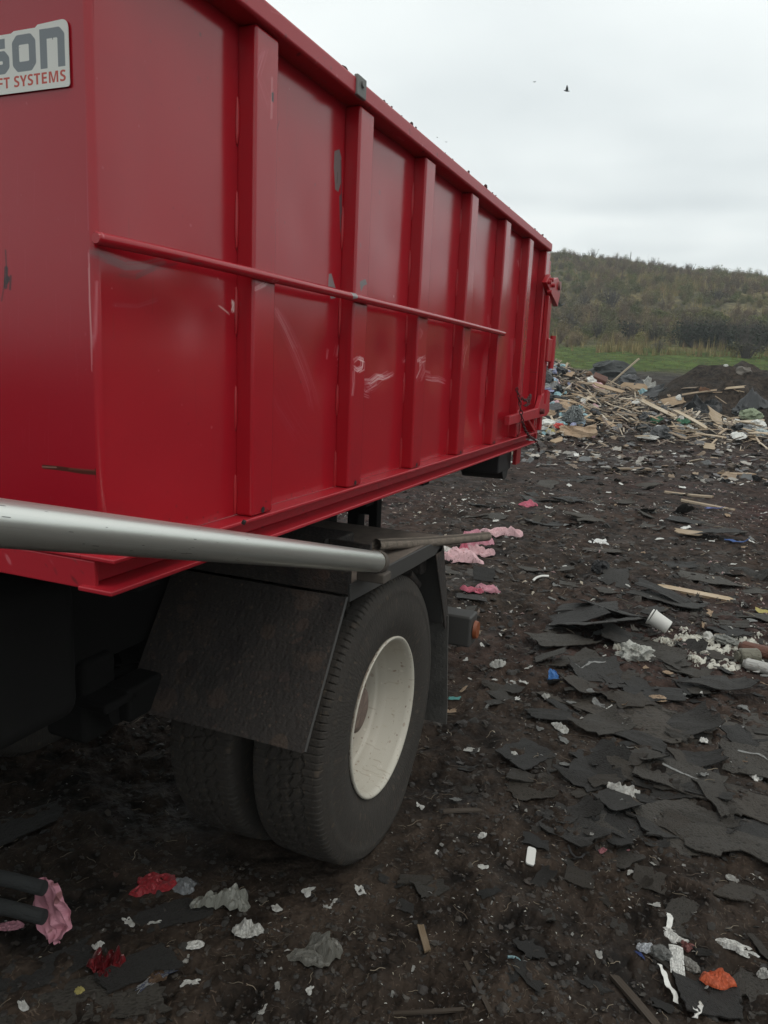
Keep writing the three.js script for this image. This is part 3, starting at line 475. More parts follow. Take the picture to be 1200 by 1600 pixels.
const rubber = canvasTex(512, 512, (c, w, h) => { const r = rng(19); c.fillStyle = '#3a3632'; c.fillRect(0, 0, w, h); speck(c, w, h, r, 2600, ['#423d38', '#312e2b', '#4d443b', '#3c3732', '#544a40'], 0.8, 6); speck(c, w, h, r, 160, ['#5a4e42', '#4a4038'], 3, 18); for (let i = 0; i < 40; i++) { c.strokeStyle = '#4f4942'; c.globalAlpha = 0.35; c.lineWidth = 1 + r() * 2; c.beginPath(); const x = r() * w, y = r() * h; c.moveTo(x, y); c.lineTo(x + (r() - 0.5) * 90, y + (r() - 0.5) * 12); c.stroke(); } }, true);
const mTyre = new THREE.MeshPhysicalMaterial({ map: rubber, roughness: 0.82, specularIntensity: 0.6, bumpMap: fineBump, bumpScale: 0.0015, side: THREE.DoubleSide });
function latheX(pts, seg = 96) { const g = new THREE.LatheGeometry(pts.map((p) => new THREE.Vector2(p[1], p[0])), seg); g.rotateZ(-Math.PI / 2); return g; }
const rimTex = canvasTex(1024, 256, (c, w, h) => { const r = rng(29); c.fillStyle = '#c0baad'; c.fillRect(0, 0, w, h); speck(c, w, h, r, 900, ['#a89a86', '#d8d2c6', '#8a7866', '#b8ae9c'], 0.8, 5); speck(c, w, h, r, 240, ['#6b4a38', '#54382c', '#7a5a46', '#8a745e'], 0.8, 5);
  for (let i = 0; i < 130; i++) { c.strokeStyle = ['#9c8e7a', '#a89c88', '#7a6652'][Math.floor(r() * 3)]; c.globalAlpha = 0.3; c.lineWidth = 0.8 + r() * 2.4; const x = r() * w, y = r() * h; c.beginPath(); c.moveTo(x, y); c.lineTo(x + (r() - 0.5) * 12, y + 10 + r() * 60); c.stroke(); }
  for (let i = 0; i < 320; i++) { c.fillStyle = ['#5b3526', '#7a4c36', '#3f2a20'][Math.floor(r() * 3)]; c.globalAlpha = 0.6; c.fillRect(r() * w, r() * r() * 10, 2 + r() * 7, 1 + r() * 4); c.fillRect(r() * w, h - 8 - r() * r() * 46, 2 + r() * 9, 1 + r() * 6); } c.globalAlpha = 1; }, true);
const mRim = new THREE.MeshPhysicalMaterial({ map: rimTex, roughness: 0.42, side: THREE.DoubleSide });
const WY = CY - 1.25 - 0.03, WZ = WHEEL.z, tyre = tyreGeo();
const rimP = [[0.100, 0.282], [0.120, 0.297], [0.1265, 0.2985], [0.130, 0.294], [0.128, 0.289], [0.121, 0.281], [0.104, 0.276], [0.074, 0.274], [0.070, 0.268], [0.03, 0.265], [0.024, 0.256], [-0.005, 0.252], [-0.016, 0.246], [-0.022, 0.239], [-0.05, 0.236], [-0.066, 0.230]];
const discP = [[-0.066, 0.230], [-0.074, 0.220], [-0.072, 0.200], [-0.060, 0.175], [-0.054, 0.150], [-0.054, 0.105], [-0.03, 0.10], [0.02, 0.085], [0.03, 0.06], [0.032, 0.001]];
const mDisc = M(0.21, 0.15, 0.12, 0.75, { map: grainTex, bumpMap: fineBump, bumpScale: 0.002 });
function wheel(x, y, z, dir, parent) {
  const o = worldOff(parent), wg = new THREE.Group(); wg.name = 'wheel'; wg.position.set(x - o.x, y - o.y, z - o.z); parent.add(wg);
  const t = lit(new THREE.Mesh(tyre, mTyre)); t.name = 'tyre'; wg.add(t); t.rotation.x = 0.0;
  const rg = latheX(dir > 0 ? rimP : rimP.map(([a, b]) => [-a, b])); const m = lit(new THREE.Mesh(rg, mRim)); m.name = 'rim'; wg.add(m); const dg = lit(new THREE.Mesh(latheX(dir > 0 ? discP : discP.map(([a, b]) => [-a, b])), mDisc)); dg.name = 'rim_disc'; wg.add(dg);
  const nuts = []; for (let i = 0; i < 10; i++) { const a = i / 10 * 6.2832; const g = new THREE.CylinderGeometry(0.014, 0.016, 0.03, 6); g.rotateZ(Math.PI / 2); g.translate(dir * -0.045, Math.cos(a) * 0.128, Math.sin(a) * 0.128); nuts.push(g); }
  const mN = M(0.10, 0.06, 0.045, 0.7); for (const n of nuts) { const nm = lit(new THREE.Mesh(n, mN)); nm.name = 'lug_nut'; wg.add(nm); }
  const holes = []; for (let i = 0; i < 8; i++) { const a = (i + 0.3) / 8 * 6.2832; const g = new THREE.CylinderGeometry(0.02, 0.02, 0.006, 12); g.rotateZ(Math.PI / 2); g.translate(dir * -0.069, Math.cos(a) * 0.2, Math.sin(a) * 0.2); holes.push(g); }
  for (const n of holes) { const hm = lit(new THREE.Mesh(n, dark)); hm.name = 'hand_hole'; wg.add(hm); }
  return wg;
}
wheel(WHEEL.x, WY, WZ, 1, truck); wheel(-1.425, WY, WZ, -1, truck); wheel(-2.75, WY, WZ, 1, truck); wheel(-3.075, WY, WZ, -1, truck);
{
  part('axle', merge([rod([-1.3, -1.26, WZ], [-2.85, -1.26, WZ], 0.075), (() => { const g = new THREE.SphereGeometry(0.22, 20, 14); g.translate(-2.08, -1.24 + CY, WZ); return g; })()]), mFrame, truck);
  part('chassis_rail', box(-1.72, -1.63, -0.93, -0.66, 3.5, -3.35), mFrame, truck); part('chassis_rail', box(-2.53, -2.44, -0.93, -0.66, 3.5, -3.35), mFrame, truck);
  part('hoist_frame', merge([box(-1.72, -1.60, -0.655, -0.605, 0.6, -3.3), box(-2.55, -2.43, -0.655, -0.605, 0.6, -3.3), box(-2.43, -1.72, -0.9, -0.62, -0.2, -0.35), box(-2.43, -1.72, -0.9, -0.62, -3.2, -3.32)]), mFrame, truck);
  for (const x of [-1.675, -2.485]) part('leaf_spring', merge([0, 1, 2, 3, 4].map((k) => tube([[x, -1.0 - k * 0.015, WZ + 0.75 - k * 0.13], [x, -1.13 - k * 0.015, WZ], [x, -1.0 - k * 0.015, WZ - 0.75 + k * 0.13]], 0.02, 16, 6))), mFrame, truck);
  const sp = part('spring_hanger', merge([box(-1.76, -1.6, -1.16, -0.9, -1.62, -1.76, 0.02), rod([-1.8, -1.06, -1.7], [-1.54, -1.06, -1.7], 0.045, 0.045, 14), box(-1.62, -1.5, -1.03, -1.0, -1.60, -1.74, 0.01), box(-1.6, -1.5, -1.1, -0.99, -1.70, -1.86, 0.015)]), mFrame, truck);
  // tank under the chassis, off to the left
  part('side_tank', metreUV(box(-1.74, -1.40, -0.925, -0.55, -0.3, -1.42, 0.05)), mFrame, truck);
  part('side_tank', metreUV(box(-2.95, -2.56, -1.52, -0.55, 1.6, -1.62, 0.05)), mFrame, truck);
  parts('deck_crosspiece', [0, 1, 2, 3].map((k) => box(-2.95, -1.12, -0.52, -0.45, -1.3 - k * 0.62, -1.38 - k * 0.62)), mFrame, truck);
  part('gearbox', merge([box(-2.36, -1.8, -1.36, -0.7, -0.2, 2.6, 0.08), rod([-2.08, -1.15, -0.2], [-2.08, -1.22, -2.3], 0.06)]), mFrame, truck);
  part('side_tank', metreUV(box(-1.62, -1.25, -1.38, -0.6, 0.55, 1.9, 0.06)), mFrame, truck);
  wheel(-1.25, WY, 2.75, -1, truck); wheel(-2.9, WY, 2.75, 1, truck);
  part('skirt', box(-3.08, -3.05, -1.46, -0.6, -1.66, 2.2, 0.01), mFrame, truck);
}
{ // mudguard: sloping front plate, flat top with a lip, rear plate and rubber flap
  const fp = slab(14, 10, (u, v) => { const x = mix(-1.60, -0.953, u), t = v; return [x, 0.004 * N(x * 4, t * 4, 2), t]; }, 0.008, 0.5);
  const a = fp.attributes.position; for (let i = 0; i < a.count; i++) { const t = a.getZ(i), off = a.getY(i), x = a.getX(i); a.setXYZ(i, x, mix(-1.10, -0.705, t) + CY - (x < -1.3 ? 0 : 0), mix(-1.795, -2.045, t) - off); }
  fp.computeVertexNormals(); const fr = part('mudguard_front', metreUV(fp), mGrime, truck);
  part('edge_fold', metreUV(rod([-0.955, -1.1, -1.797], [-0.955, -0.705, -2.047], 0.006, 0.006, 8)), mBlack, fr);
  part('mudguard_step', metreUV(box(-1.62, -0.953, -0.70, -0.625, -2.05, -2.075, 0.004)), mGrime, truck);
  const top = part('mudguard_top', metreUV(box(-1.62, -0.954, -0.690, -0.678, -2.076, -2.93, 0.003)), mDusty, truck);
  part('mudguard_lip', metreUV(prism([[-2.05, -0.72], [-2.05, -0.665], [-2.935, -0.690], [-2.94, -0.745], [-2.6, -0.74]], 'x', -0.953, -0.944)), mBlack, top);
  part('stay_bracket', metreUV(merge([box(-1.16, -1.0, -0.677, -0.600, -2.32, -2.335, 0.003), prism([[-2.25, -0.677], [-2.52, -0.677], [-2.33, -0.60], [-2.30, -0.60]], 'x', -1.17, -1.16), box(-1.5, -1.17, -0.677, -0.62, -2.28, -2.56, 0.01)])), mGrime, top);
  const rear = part('mudguard_rear', metreUV(prism([[-2.90, -0.70], [-2.935, -0.70], [-3.065, -1.08], [-3.03, -1.09]], 'x', -1.62, -0.953)), mBlack, truck);
  part('edge_fold', metreUV(prism([[-2.86, -0.74], [-2.95, -0.70], [-3.09, -1.09], [-3.05, -1.12], [-3.02, -1.05]], 'x', -0.952, -0.944)), mGrime, rear);
  const fl = slab(10, 14, (u, v) => { const x = mix(-1.60, -0.937, u); return [x, 0.012 * N(x * 3, v * 3, 5) * v, v]; }, 0.008, 0.6), p = fl.attributes.position;
  for (let i = 0; i < p.count; i++) { const v = p.getZ(i), o = p.getY(i); p.setXYZ(i, p.getX(i), mix(-1.06, -1.60, v) + CY, mix(-3.055, -3.13, v) + o); } fl.computeVertexNormals();
  part('mud_flap', metreUV(fl), M(0.10, 0.094, 0.086, 0.75, { map: grainTex, bumpMap: fineBump, bumpScale: 0.003 }), truck);
  part('flap_clamp', metreUV(merge([box(-1.1, -1.0, -0.84, -0.78, -2.86, -2.92, 0.01), rod([-1.04, -0.82, -2.80], [-1.04, -0.9, -2.92], 0.02, 0.02, 10)])), mGrime, rear);
  const lb = part('light_bar', merge([box(-1.6, -0.90, -1.285, -1.135, -3.30, -3.42, 0.012)]), mBlack, truck);
  const ol = new THREE.CylinderGeometry(0.05, 0.056, 0.016, 20); ol.scale(0.8, 1, 0.7); ol.rotateZ(-Math.PI / 2); ol.translate(-0.888, -1.21 + CY, -3.36); part('orange_lamp', ol, M(0.24, 0.065, 0.022, 0.45), lb);
  part('hoist_bracket', merge([box(-1.42, -1.37, -0.75, -0.44, -3.02, -3.10), box(-1.30, -1.26, -0.72, -0.44, -2.98, -3.03), rod([-1.5, -0.62, -3.05], [-1.3, -0.62, -3.05], 0.035), box(-1.62, -1.25, -0.56, -0.5, -2.9, -3.0)]), mFrame, truck);
}
{ // polished pole resting over the front of the mudguard, and the rusty bar behind it
  const A = new THREE.Vector3(-0.84, -0.143, -0.405), E = new THREE.Vector3(-0.899, -0.608, -2.146), S = new THREE.Vector3(-0.852, -0.229, -0.725);
  const dir = S.clone().sub(E).normalize(), F = S.clone().addScaledVector(dir, 0.9), e = E.clone().addScaledVector(dir, 0.01);
  const alu = canvasTex(512, 1024, (c, w, h) => { const r = rng(39); c.fillStyle = '#dedfd9'; c.fillRect(0, 0, w, h); for (let i = 0; i < 900; i++) { c.strokeStyle = ['#b4b5b0', '#d0d0ca', '#a3a39e', '#bdbbb2'][Math.floor(r() * 4)]; c.globalAlpha = 0.22; c.lineWidth = 0.6 + r() * 1.6; const x = r() * w, y = r() * h; c.beginPath(); c.moveTo(x, y); c.lineTo(x + (r() - 0.5) * 6, y + (r() - 0.5) * 180); c.stroke(); }
    for (let i = 0; i < 150; i++) { c.fillStyle = ['#3a3836', '#5b5852', '#2a2827'][Math.floor(r() * 3)]; c.globalAlpha = 0.7; c.fillRect(r() * w, h * (0.35 + 0.65 * r()), 1 + r() * 2, 1 + r() * 7); } c.globalAlpha = 1; }, true);
  const g = rod(F.toArray(), e.toArray(), 0.0335, 0.0335, 40);
  const pole = part('tarp_pole', merge([g]), new THREE.MeshPhysicalMaterial({ map: alu, metalness: 0.85, roughness: 0.31, side: THREE.DoubleSide }), truck);
  part('pole_end', merge([rod(e.toArray(), E.clone().addScaledVector(dir, -0.025).toArray(), 0.031, 0.027, 24)]), M(0.11, 0.085, 0.07, 0.8), pole);
  part('end_bracket', merge([box(-0.955, -0.86, -0.668, -0.636, -2.11, -2.17, 0.006), rod(E.clone().addScaledVector(dir, 0.02).toArray(), E.clone().addScaledVector(dir, -0.012).toArray(), 0.0365, 0.0365, 24)]), M(0.085, 0.07, 0.058, 0.85), pole);
  part('rivet', merge([rod([-0.858, -0.335, -1.32], [-0.8545, -0.3285, -1.32], 0.0045, 0.0045, 8)]), dark, pole);
  const a = plane(588, 851, -1.03), b = plane(762, 838, -0.86);
  part('rusty_bar', metreUV(merge([tube([a, [(a[0] * 2 + b[0]) / 3, (a[1] * 2 + b[1]) / 3 - 0.004, (a[2] * 2 + b[2]) / 3], b], 0.021, 20, 14)]), 3), new THREE.MeshPhysicalMaterial({ color: new THREE.Color().setRGB(0.27, 0.22, 0.175), roughness: 0.85, bumpMap: fineBump, bumpScale: 0.006, map: grainTex }), truck);
}

// ------------------------------------------------------------------ what lies on the ground
const wood = canvasTex(512, 512, (c, w, h) => { const r = rng(49); c.fillStyle = '#ffffff'; c.fillRect(0, 0, w, h); for (let i = 0; i < 500; i++) { c.strokeStyle = ['#d2c2aa', '#bfae94', '#e8dcc8', '#a8947a'][Math.floor(r() * 4)]; c.globalAlpha = 0.4; c.lineWidth = 0.7 + r() * 2.5; const y = r() * h; c.beginPath(); c.moveTo(r() * w - 200, y); c.lineTo(r() * w + 200, y + (r() - 0.5) * 14); c.stroke(); } c.globalAlpha = 1; speck(c, w, h, r, 90, ['#6b563e', '#8a745a', '#5a4632'], 1, 6); }, true);
const feltTex = canvasTex(512, 512, (c, w, h) => { const r = rng(59); c.fillStyle = '#bdbab6'; c.fillRect(0, 0, w, h); speck(c, w, h, r, 5000, ['#f0ece6', '#8a8680', '#d6cabc', '#6d6a66', '#b0a69a'], 0.6, 2.6); speck(c, w, h, r, 190, ['#6f6152', '#86745f', '#5d544a'], 3, 22); speck(c, w, h, r, 90, ['#57483a', '#4a3e34', '#6b5a4a'], 6, 46); }, true); feltTex.repeat.set(3, 3);
const paperTex = canvasTex(256, 256, (c, w, h) => { const r = rng(69); c.fillStyle = '#ffffff'; c.fillRect(0, 0, w, h); speck(c, w, h, r, 240, ['#cfc8bc', '#b0a596', '#8d8070', '#e0dcd2'], 0.8, 9); speck(c, w, h, r, 30, ['#6b5c4c', '#53463a'], 1, 5); }, true); paperTex.repeat.set(1.7, 1.7);
const mFelt = [[0.098, 0.088, 0.074], [0.062, 0.058, 0.053], [0.094, 0.078, 0.060], [0.046, 0.043, 0.040]].map((c) => M(...c, 0.75, { map: feltTex, bumpMap: fineBump, bumpScale: 0.006 }));
const mWood = [[0.52, 0.42, 0.31], [0.43, 0.32, 0.22], [0.58, 0.50, 0.40], [0.38, 0.30, 0.22], [0.28, 0.22, 0.165]].map((c) => M(...c, 0.8, { map: wood }));
const wrink = dataTex(512, (i) => { const v = 1 - Math.min(1, 5 * Math.abs(nC[i])) * 0.7 - Math.min(1, 4 * Math.abs(nD[i])) * 0.3; return [v, v, v]; }, false, 1.3, 1.3);
const P_ = (r, g, b, ro = 0.6, o = {}) => M(r, g, b, ro, { map: paperTex, bumpMap: wrink, bumpScale: 0.004, ...o });
const mPlain = M(0.64, 0.63, 0.59, 0.45); const mWhite = P_(0.72, 0.71, 0.67), mGreyW = P_(0.46, 0.45, 0.42), mFilm = P_(0.33, 0.33, 0.29, 0.3, { transmission: 0.35 }), mFilmG = P_(0.23, 0.22, 0.19, 0.32, { transmission: 0.4 });
const mPink = P_(0.60, 0.27, 0.33, 0.55), mPinkD = P_(0.56, 0.13, 0.19, 0.6), mPinkL = P_(0.66, 0.42, 0.44, 0.6), mRedW = P_(0.33, 0.02, 0.028, 0.45), mOrange = P_(0.48, 0.085, 0.026, 0.6), mBlue = P_(0.06, 0.20, 0.52, 0.4), mTeal = P_(0.10, 0.36, 0.34, 0.5), mCard = P_(0.40, 0.285, 0.19, 0.85), mCardD = P_(0.20, 0.115, 0.07, 0.85), mBlk = P_(0.012, 0.012, 0.013, 0.4), mDGrey = P_(0.06, 0.06, 0.062, 0.55), mGreen = P_(0.035, 0.14, 0.07, 0.5), mBrown = P_(0.13, 0.05, 0.03, 0.6), mPowder = M(0.62, 0.60, 0.52, 0.95, { map: grainTex }), mYellow = P_(0.5, 0.42, 0.14, 0.6), mLav = P_(0.28, 0.30, 0.44, 0.5), mTealL = P_(0.30, 0.48, 0.52, 0.5);

function place(o, g, { w = 1, h = 1, d = 1, yaw = 0, tilt = 0, roll = 0, lift = 0 } = {}) {
  o.position.set(g.x, g.y + lift, g.z); o.scale.set(w, h, d);
  const e = 0.5 * Math.max(w, d) * 0.7, nx = (surf(g.x - e, g.z) - surf(g.x + e, g.z)) / (2 * e), nz = (surf(g.x, g.z - e) - surf(g.x, g.z + e)) / (2 * e);
  const q = new THREE.Quaternion().setFromUnitVectors(new THREE.Vector3(0, 1, 0), new THREE.Vector3(nx * 0.8, 1, nz * 0.8).normalize());
  q.multiply(new THREE.Quaternion().setFromEuler(new THREE.Euler(tilt, -Math.atan2(g.x, -g.z) + yaw, roll, 'YXZ'))); o.quaternion.copy(q); return o;
}
// px, py: where the photograph shows it; W, D, Hh: width, depth, height (W in pixels of the photograph, the others in shares of W)
function item(name, label, category, px, py, W, geo, mat, { D = 0.7, Hh = 1, group, ...o } = {}) {
  const g = G(px, py), m = solo(name, geo, mat, label, category, group), w = W * g.m; return place(m, g, { w, d: w * D, h: w * Hh, ...o });
}
const cr1 = [11, 12, 13, 14, 15, 16, 17, 18].map((s) => crumple(s, { h: 0.34 + 0.04 * (s % 3), n: 22 })), crFlat = [21, 22, 23, 24, 25, 26].map((s) => crumple(s, { h: 0.16, n: 16, ragged: 0.7 })), lumps = [31, 32, 33, 34, 35, 36].map((s) => lump(s, { sy: 0.55 + 0.1 * (s % 3) }));
const strip = [41, 42, 43, 44].map((s) => tornSheet(s, 1, 0.22, { t: 0.02, bend: 0.16, rough: 0.22, n: 14, curl: 0.2 })), scrap = [51, 52, 53, 54, 55, 56].map((s) => tornSheet(s, 1, 0.8, { t: 0.014, bend: 0.16, rough: 0.25, n: 9, curl: 0.22 }));

// a label from the look of a piece and from what it lies beside
const MARKS = [[863, 1061, 'the bright blue piece'], [1043, 990, 'the white tub'], [991, 1025, 'the greyish crumpled bag'], [930, 965, 'the peaked felt sheet'], [1085, 932, 'the yellowish plank'], [940, 888, 'the black plastic lump'], [935, 845, 'the sharp white paper'], [845, 906, 'the white crescent'], [724, 870, 'the crumpled pink cloth'], [755, 925, 'the deep pink rag'], [824, 792, 'the lone pink rag'], [735, 985, 'the orange lamp'], [700, 1090, 'the mud flap'], [605, 1130, 'the white rim'], [560, 1350, 'the foot of the tyre'], [1120, 796, 'the pale blue strip'], [1165, 848, 'the blue strap'], [1143, 1184, 'the brown cardboard scrap'], [1125, 1135, 'the long pale strip'], [1062, 1222, 'the short pale strip'], [1180, 1030, 'the brown bottle'], [1187, 1050, 'the white tube'], [1110, 1015, 'the white powder'], [876, 1142, 'the whitish rag'], [975, 1238, 'the grey white film'], [829, 1338, 'the white plastic clip'], [902, 1333, 'the curled hose'], [803, 1498, 'the teal hook'], [1117, 1530, 'the orange rag'], [1153, 1482, 'the white plastic strip'], [1055, 1497, 'the crushed white carton'], [505, 1485, 'the translucent grey bag'], [355, 1408, 'the whitish plastic bag'], [815, 1216, 'the lone felt scrap'], [1000, 1578, 'the splintered board'], [680, 1585, 'the muddy lath'],
  [958, 588, 'the humped tarpaulin'], [985, 592, 'the long pale pole'], [1117, 664, 'the plywood square'], [895, 665, 'the wire tangle'], [905, 688, 'the large tan cardboard'], [1022, 660, 'the dark green sheet'], [1066, 666, 'the green cloth'], [1018, 626, 'the grey sheet'], [1028, 650, 'the sloping pale board'], [1182, 670, 'the white bag'], [1100, 617, 'the rusty plate'], [935, 600, 'the rust brown box'], [872, 672, 'the red can'], [1098, 648, 'the black film'], [882, 590, 'the tan cardboard flap'], [858, 655, 'the rolled cardboard'], [1108, 702, 'the small pale block'], [1006, 620, 'the pale teal plastic'], [1150, 742, 'the brown cardboard flap'], [985, 735, 'the dirty brown sheet'], [1172, 655, 'the pale green rubbish'], [805, 728, 'the rear roller'], [855, 545, 'the lower door hinge']];
const taken = new Set();
function autoLabel(look, noun, px, py) {
  const near = MARKS.map(([x, y, n]) => { const s = y < 720 ? 2.2 : 1; return [Math.hypot(px - x, (py - y) * 1.4) * s, px - x, py - y, n]; }).sort((a, b) => a[0] - b[0]).slice(0, 4);
  for (const how of ['', 'just ', 'a little way ']) for (const [q, dx, dy, n] of near) {
    if (how === 'just ' && q > 45) continue; if (how === 'a little way ' && q <= 45) continue;
    const dir = Math.abs(dy) * 1.6 > Math.abs(dx) ? (dy < 0 ? 'beyond' : 'in front of') : dx < 0 ? 'left of' : 'right of', l = `${look} ${noun} ${how}${dir} ${n}`; if (!taken.has(l)) { taken.add(l); return l; }
  }
  const [q, dx, dy, n] = near[0]; return `${look} ${noun} among the others near ${n}`;
}
const FELTC = ['grey', 'dark grey', 'brownish', 'black'], WOODC = ['pale', 'tan', 'whitish', 'brown', 'dark brown'];
const printTex = canvasTex(256, 256, (c, w, h) => { const r = rng(79); c.fillStyle = '#6d161c'; c.fillRect(0, 0, w, h); for (let i = 0; i < 40; i++) { c.fillStyle = ['#b7a29c', '#4d1014', '#8d2a2e', '#c4b6ae'][Math.floor(r() * 4)]; c.save(); c.translate(r() * w, r() * h); c.rotate(0.5 + (r() - 0.5) * 0.5); c.fillRect(0, 0, 6 + r() * 36, 2 + r() * 4); c.restore(); } speck(c, w, h, r, 200, ['#3a2a24', '#54403a'], 1, 5); }, true);
// --- near the left edge
{
  for (const [py, dy, lb] of [[1388, 0, 'upper of two grey pipe ends poking in from the left edge above a pink bag'], [1433, 0, 'lower of two grey pipe ends poking in from the left edge across a pink bag']]) {
    const e = planeZ(68, py, -1.42 + (py > 1400 ? 0.02 : 0)), y0 = e[1];
    const g = thing('grey_pipe', [e[0], e[1] + CY, e[2]], lb, 'pipe');
    const mp = M(0.032, 0.034, 0.034, 0.7, { bumpMap: fineBump, bumpScale: 0.003 });
    part('pipe_wall', tube([[e[0] - 0.9, y0 + 0.05, e[2] + 0.30], [e[0] - 0.35, y0 + 0.028, e[2] + 0.10], [e[0] - 0.12, y0 + 0.012, e[2] + 0.03], [e[0], y0, e[2]]], 0.0205, 30, 18), mp, g);
    part('end_cap', (() => { const c = new THREE.SphereGeometry(0.0205, 16, 10); c.scale(0.4, 1, 1); c.rotateY(0.25); c.translate(e[0], y0 + CY, e[2]); return c; })(), mp, g);
  }
  const b = planeZ(72, 1420, -1.46); // the bag hangs from the pipes down to the mud
  const bag = slab(26, 30, (u, v) => { const k = N(u * 3, v * 3, 3), tr = (t) => Math.abs(((t % 1) + 1) % 1 - 0.5) * 2, f = tr(u * 2.3 + v * 1.1) + 0.8 * tr(u * 3.1 - v * 1.7 + 0.3) + 0.6 * tr(v * 3.3 + u * 1.2 + 0.1) + 0.4 * tr(u * 6 - v * 4) - 1.4; const wd = mix(0.06, 0.15, smooth(0, 0.4, v)) * (1 - 0.7 * smooth(0.6, 1, v)) * (1 + 0.35 * N(v * 7, 3, 1)); const x = (u - 0.5) * wd + 0.035 * v + 0.016 * k; const y = 0.06 - v * 0.175 + 0.012 * N(u * 4, 3, v * 2); return [x, 0.013 * f + 0.02 * k - 0.01 * v, -y]; }, 0.0012, 0.35);
  bag.rotateX(Math.PI / 2 * 0.86); bag.translate(b[0] - 0.012, b[1] + CY + 0.015, b[2] - 0.012);
  const mid = new THREE.Vector3(b[0], b[1] + CY, b[2]); bag.translate(-mid.x, -mid.y, -mid.z);
  const bm = solo('pink_bag', bag, mPink, 'torn pale pink plastic bag hanging over the grey pipe ends at the left edge', 'plastic bag'); bm.position.copy(mid);
  item('pink_bag', 'strip of pink plastic lying behind the lower grey pipe at the left edge', 'plastic bag', 8, 1448, 46, crFlat[0], mPink, { D: 0.5 });
}
item('wrapper', 'crumpled red and white wrapper on the mud below the pink bag', 'wrapper', 163, 1512, 56, crumple(171, { h: 0.5, n: 34, folds: 3.4 }), M(1, 1, 1, 0.4, { map: printTex, bumpMap: wrink, bumpScale: 0.01 }), { D: 0.95, Hh: 1.3 });
item('white_twist', 'little twist of white paper sticking out above the red wrapper', 'paper', 152, 1481, 22, cr1[3], mWhite, { D: 0.6, Hh: 1.4 });
item('foil_packet', 'flattened bright red packet in the shade under the truck', 'packet', 240, 1386, 66, cr1[5], mRedW, { D: 0.75, Hh: 0.55 });
item('grey_bag', 'torn grey plastic bag beside the bright red packet', 'plastic bag', 288, 1390, 46, cr1[2], P_(0.22, 0.23, 0.24, 0.4), { D: 1.0, Hh: 0.8 });
item('brown_scrap', 'rotted brown cardboard scrap left of the bright red packet', 'cardboard', 208, 1362, 56, scrap[1], P_(0.09, 0.045, 0.03), { D: 0.5 });
item('clear_bag', 'whitish crumpled plastic bag standing on the mud in front of the tyre', 'plastic bag', 352, 1412, 92, crumple(71, { h: 0.4, n: 46, folds: 3.2, ragged: 0.6 }), mFilm, { D: 0.62, Hh: 0.95, roll: -0.1 });
item('paper_wad', 'dirty white paper wad below the whitish plastic bag', 'paper', 386, 1456, 46, cr1[6], mGreyW, { D: 0.8, Hh: 0.9 });
item('clear_bag', 'translucent grey plastic bag flattened on the bare mud at bottom centre', 'plastic bag', 504, 1492, 98, crumple(75, { h: 0.4, n: 46, folds: 2.6, ragged: 0.5 }), mFilmG, { D: 0.62, Hh: 0.9 });
for (const [px, py, w, k, lb] of [[300, 1478, 32, 0, 'torn white tissue left of the white paper wad'], [292, 1490, 40, 1, 'flat grey tissue shred beside the torn white tissue'], [201, 1443, 26, 2, 'white paper shred right of the pink bag, under the truck'], [240, 1444, 24, 3, 'thin white paper shred between red wrapper and whitish bag'], [481, 1393, 28, 4, 'white foil scrap in front of the tyre tread'], [563, 1392, 28, 5, 'white plastic lid scrap under the front of the rimmed tyre'], [516, 1412, 26, 1, 'curled white paper strip below the tyre'], [432, 1420, 20, 2, 'shredded white fibres between whitish bag and tyre'], [297, 1538, 32, 3, 'white paper scrap at the foot of the frayed rope'], [484, 1547, 18, 4, 'small white plastic chip near the bottom edge below the grey bag'], [36, 1572, 20, 2, 'white shred on the dark boards in the bottom left corner'], [410, 1578, 18, 1, 'yellowish paper chip at the bottom edge left of centre']])
  item('paper_scrap', lb, 'paper', px, py, w, k % 2 ? scrap[k] : crFlat[k], k === 1 ? mGreyW : mWhite, { D: 0.7, Hh: k % 2 ? 0.6 : 0.9, yaw: k, lift: 0.004 });
item('yellow_fruit', 'small pale yellow fruit lying on the dark felt board', 'fruit', 124, 1549, 14, lumps[2], mYellow, { D: 1, Hh: 1.1 });
item('leaf_scrap', 'curled brown leaf of cardboard beside the frayed rope', 'cardboard', 243, 1528, 38, crumple(81, { h: 0.4, n: 12 }), P_(0.12, 0.07, 0.04), { D: 0.7, Hh: 1.2 });
{ // frayed rope
  const a = G(206, 1562), b = G(278, 1518), g = thing('frayed_rope', [a.x, a.y, a.z], 'short frayed rope of grey white strands near the bottom left boards', 'rope'); const r = rng(83);
  const A = [], B = []; for (let i = 0; i < 46; i++) { const t0 = r() * 0.5, t1 = 0.45 + r() * 0.55, j = () => (r() - 0.5) * 0.022, pt = (t) => { const x = mix(a.x, b.x, t), z = mix(a.z, b.z, t); return [x + j(), H(x, z) - CY + 0.008 + Math.abs(j()) * 0.8, z + j()]; }; (i % 3 ? A : B).push(tube([pt(t0), pt((t0 + t1) / 2), pt(t1)], 0.0011, 8, 4)); }
  part('rope_strands', merge(A), P_(0.4, 0.4, 0.4), g, 'stuff'); part('blue_strands', merge(B), P_(0.12, 0.14, 0.24), g, 'stuff');
}
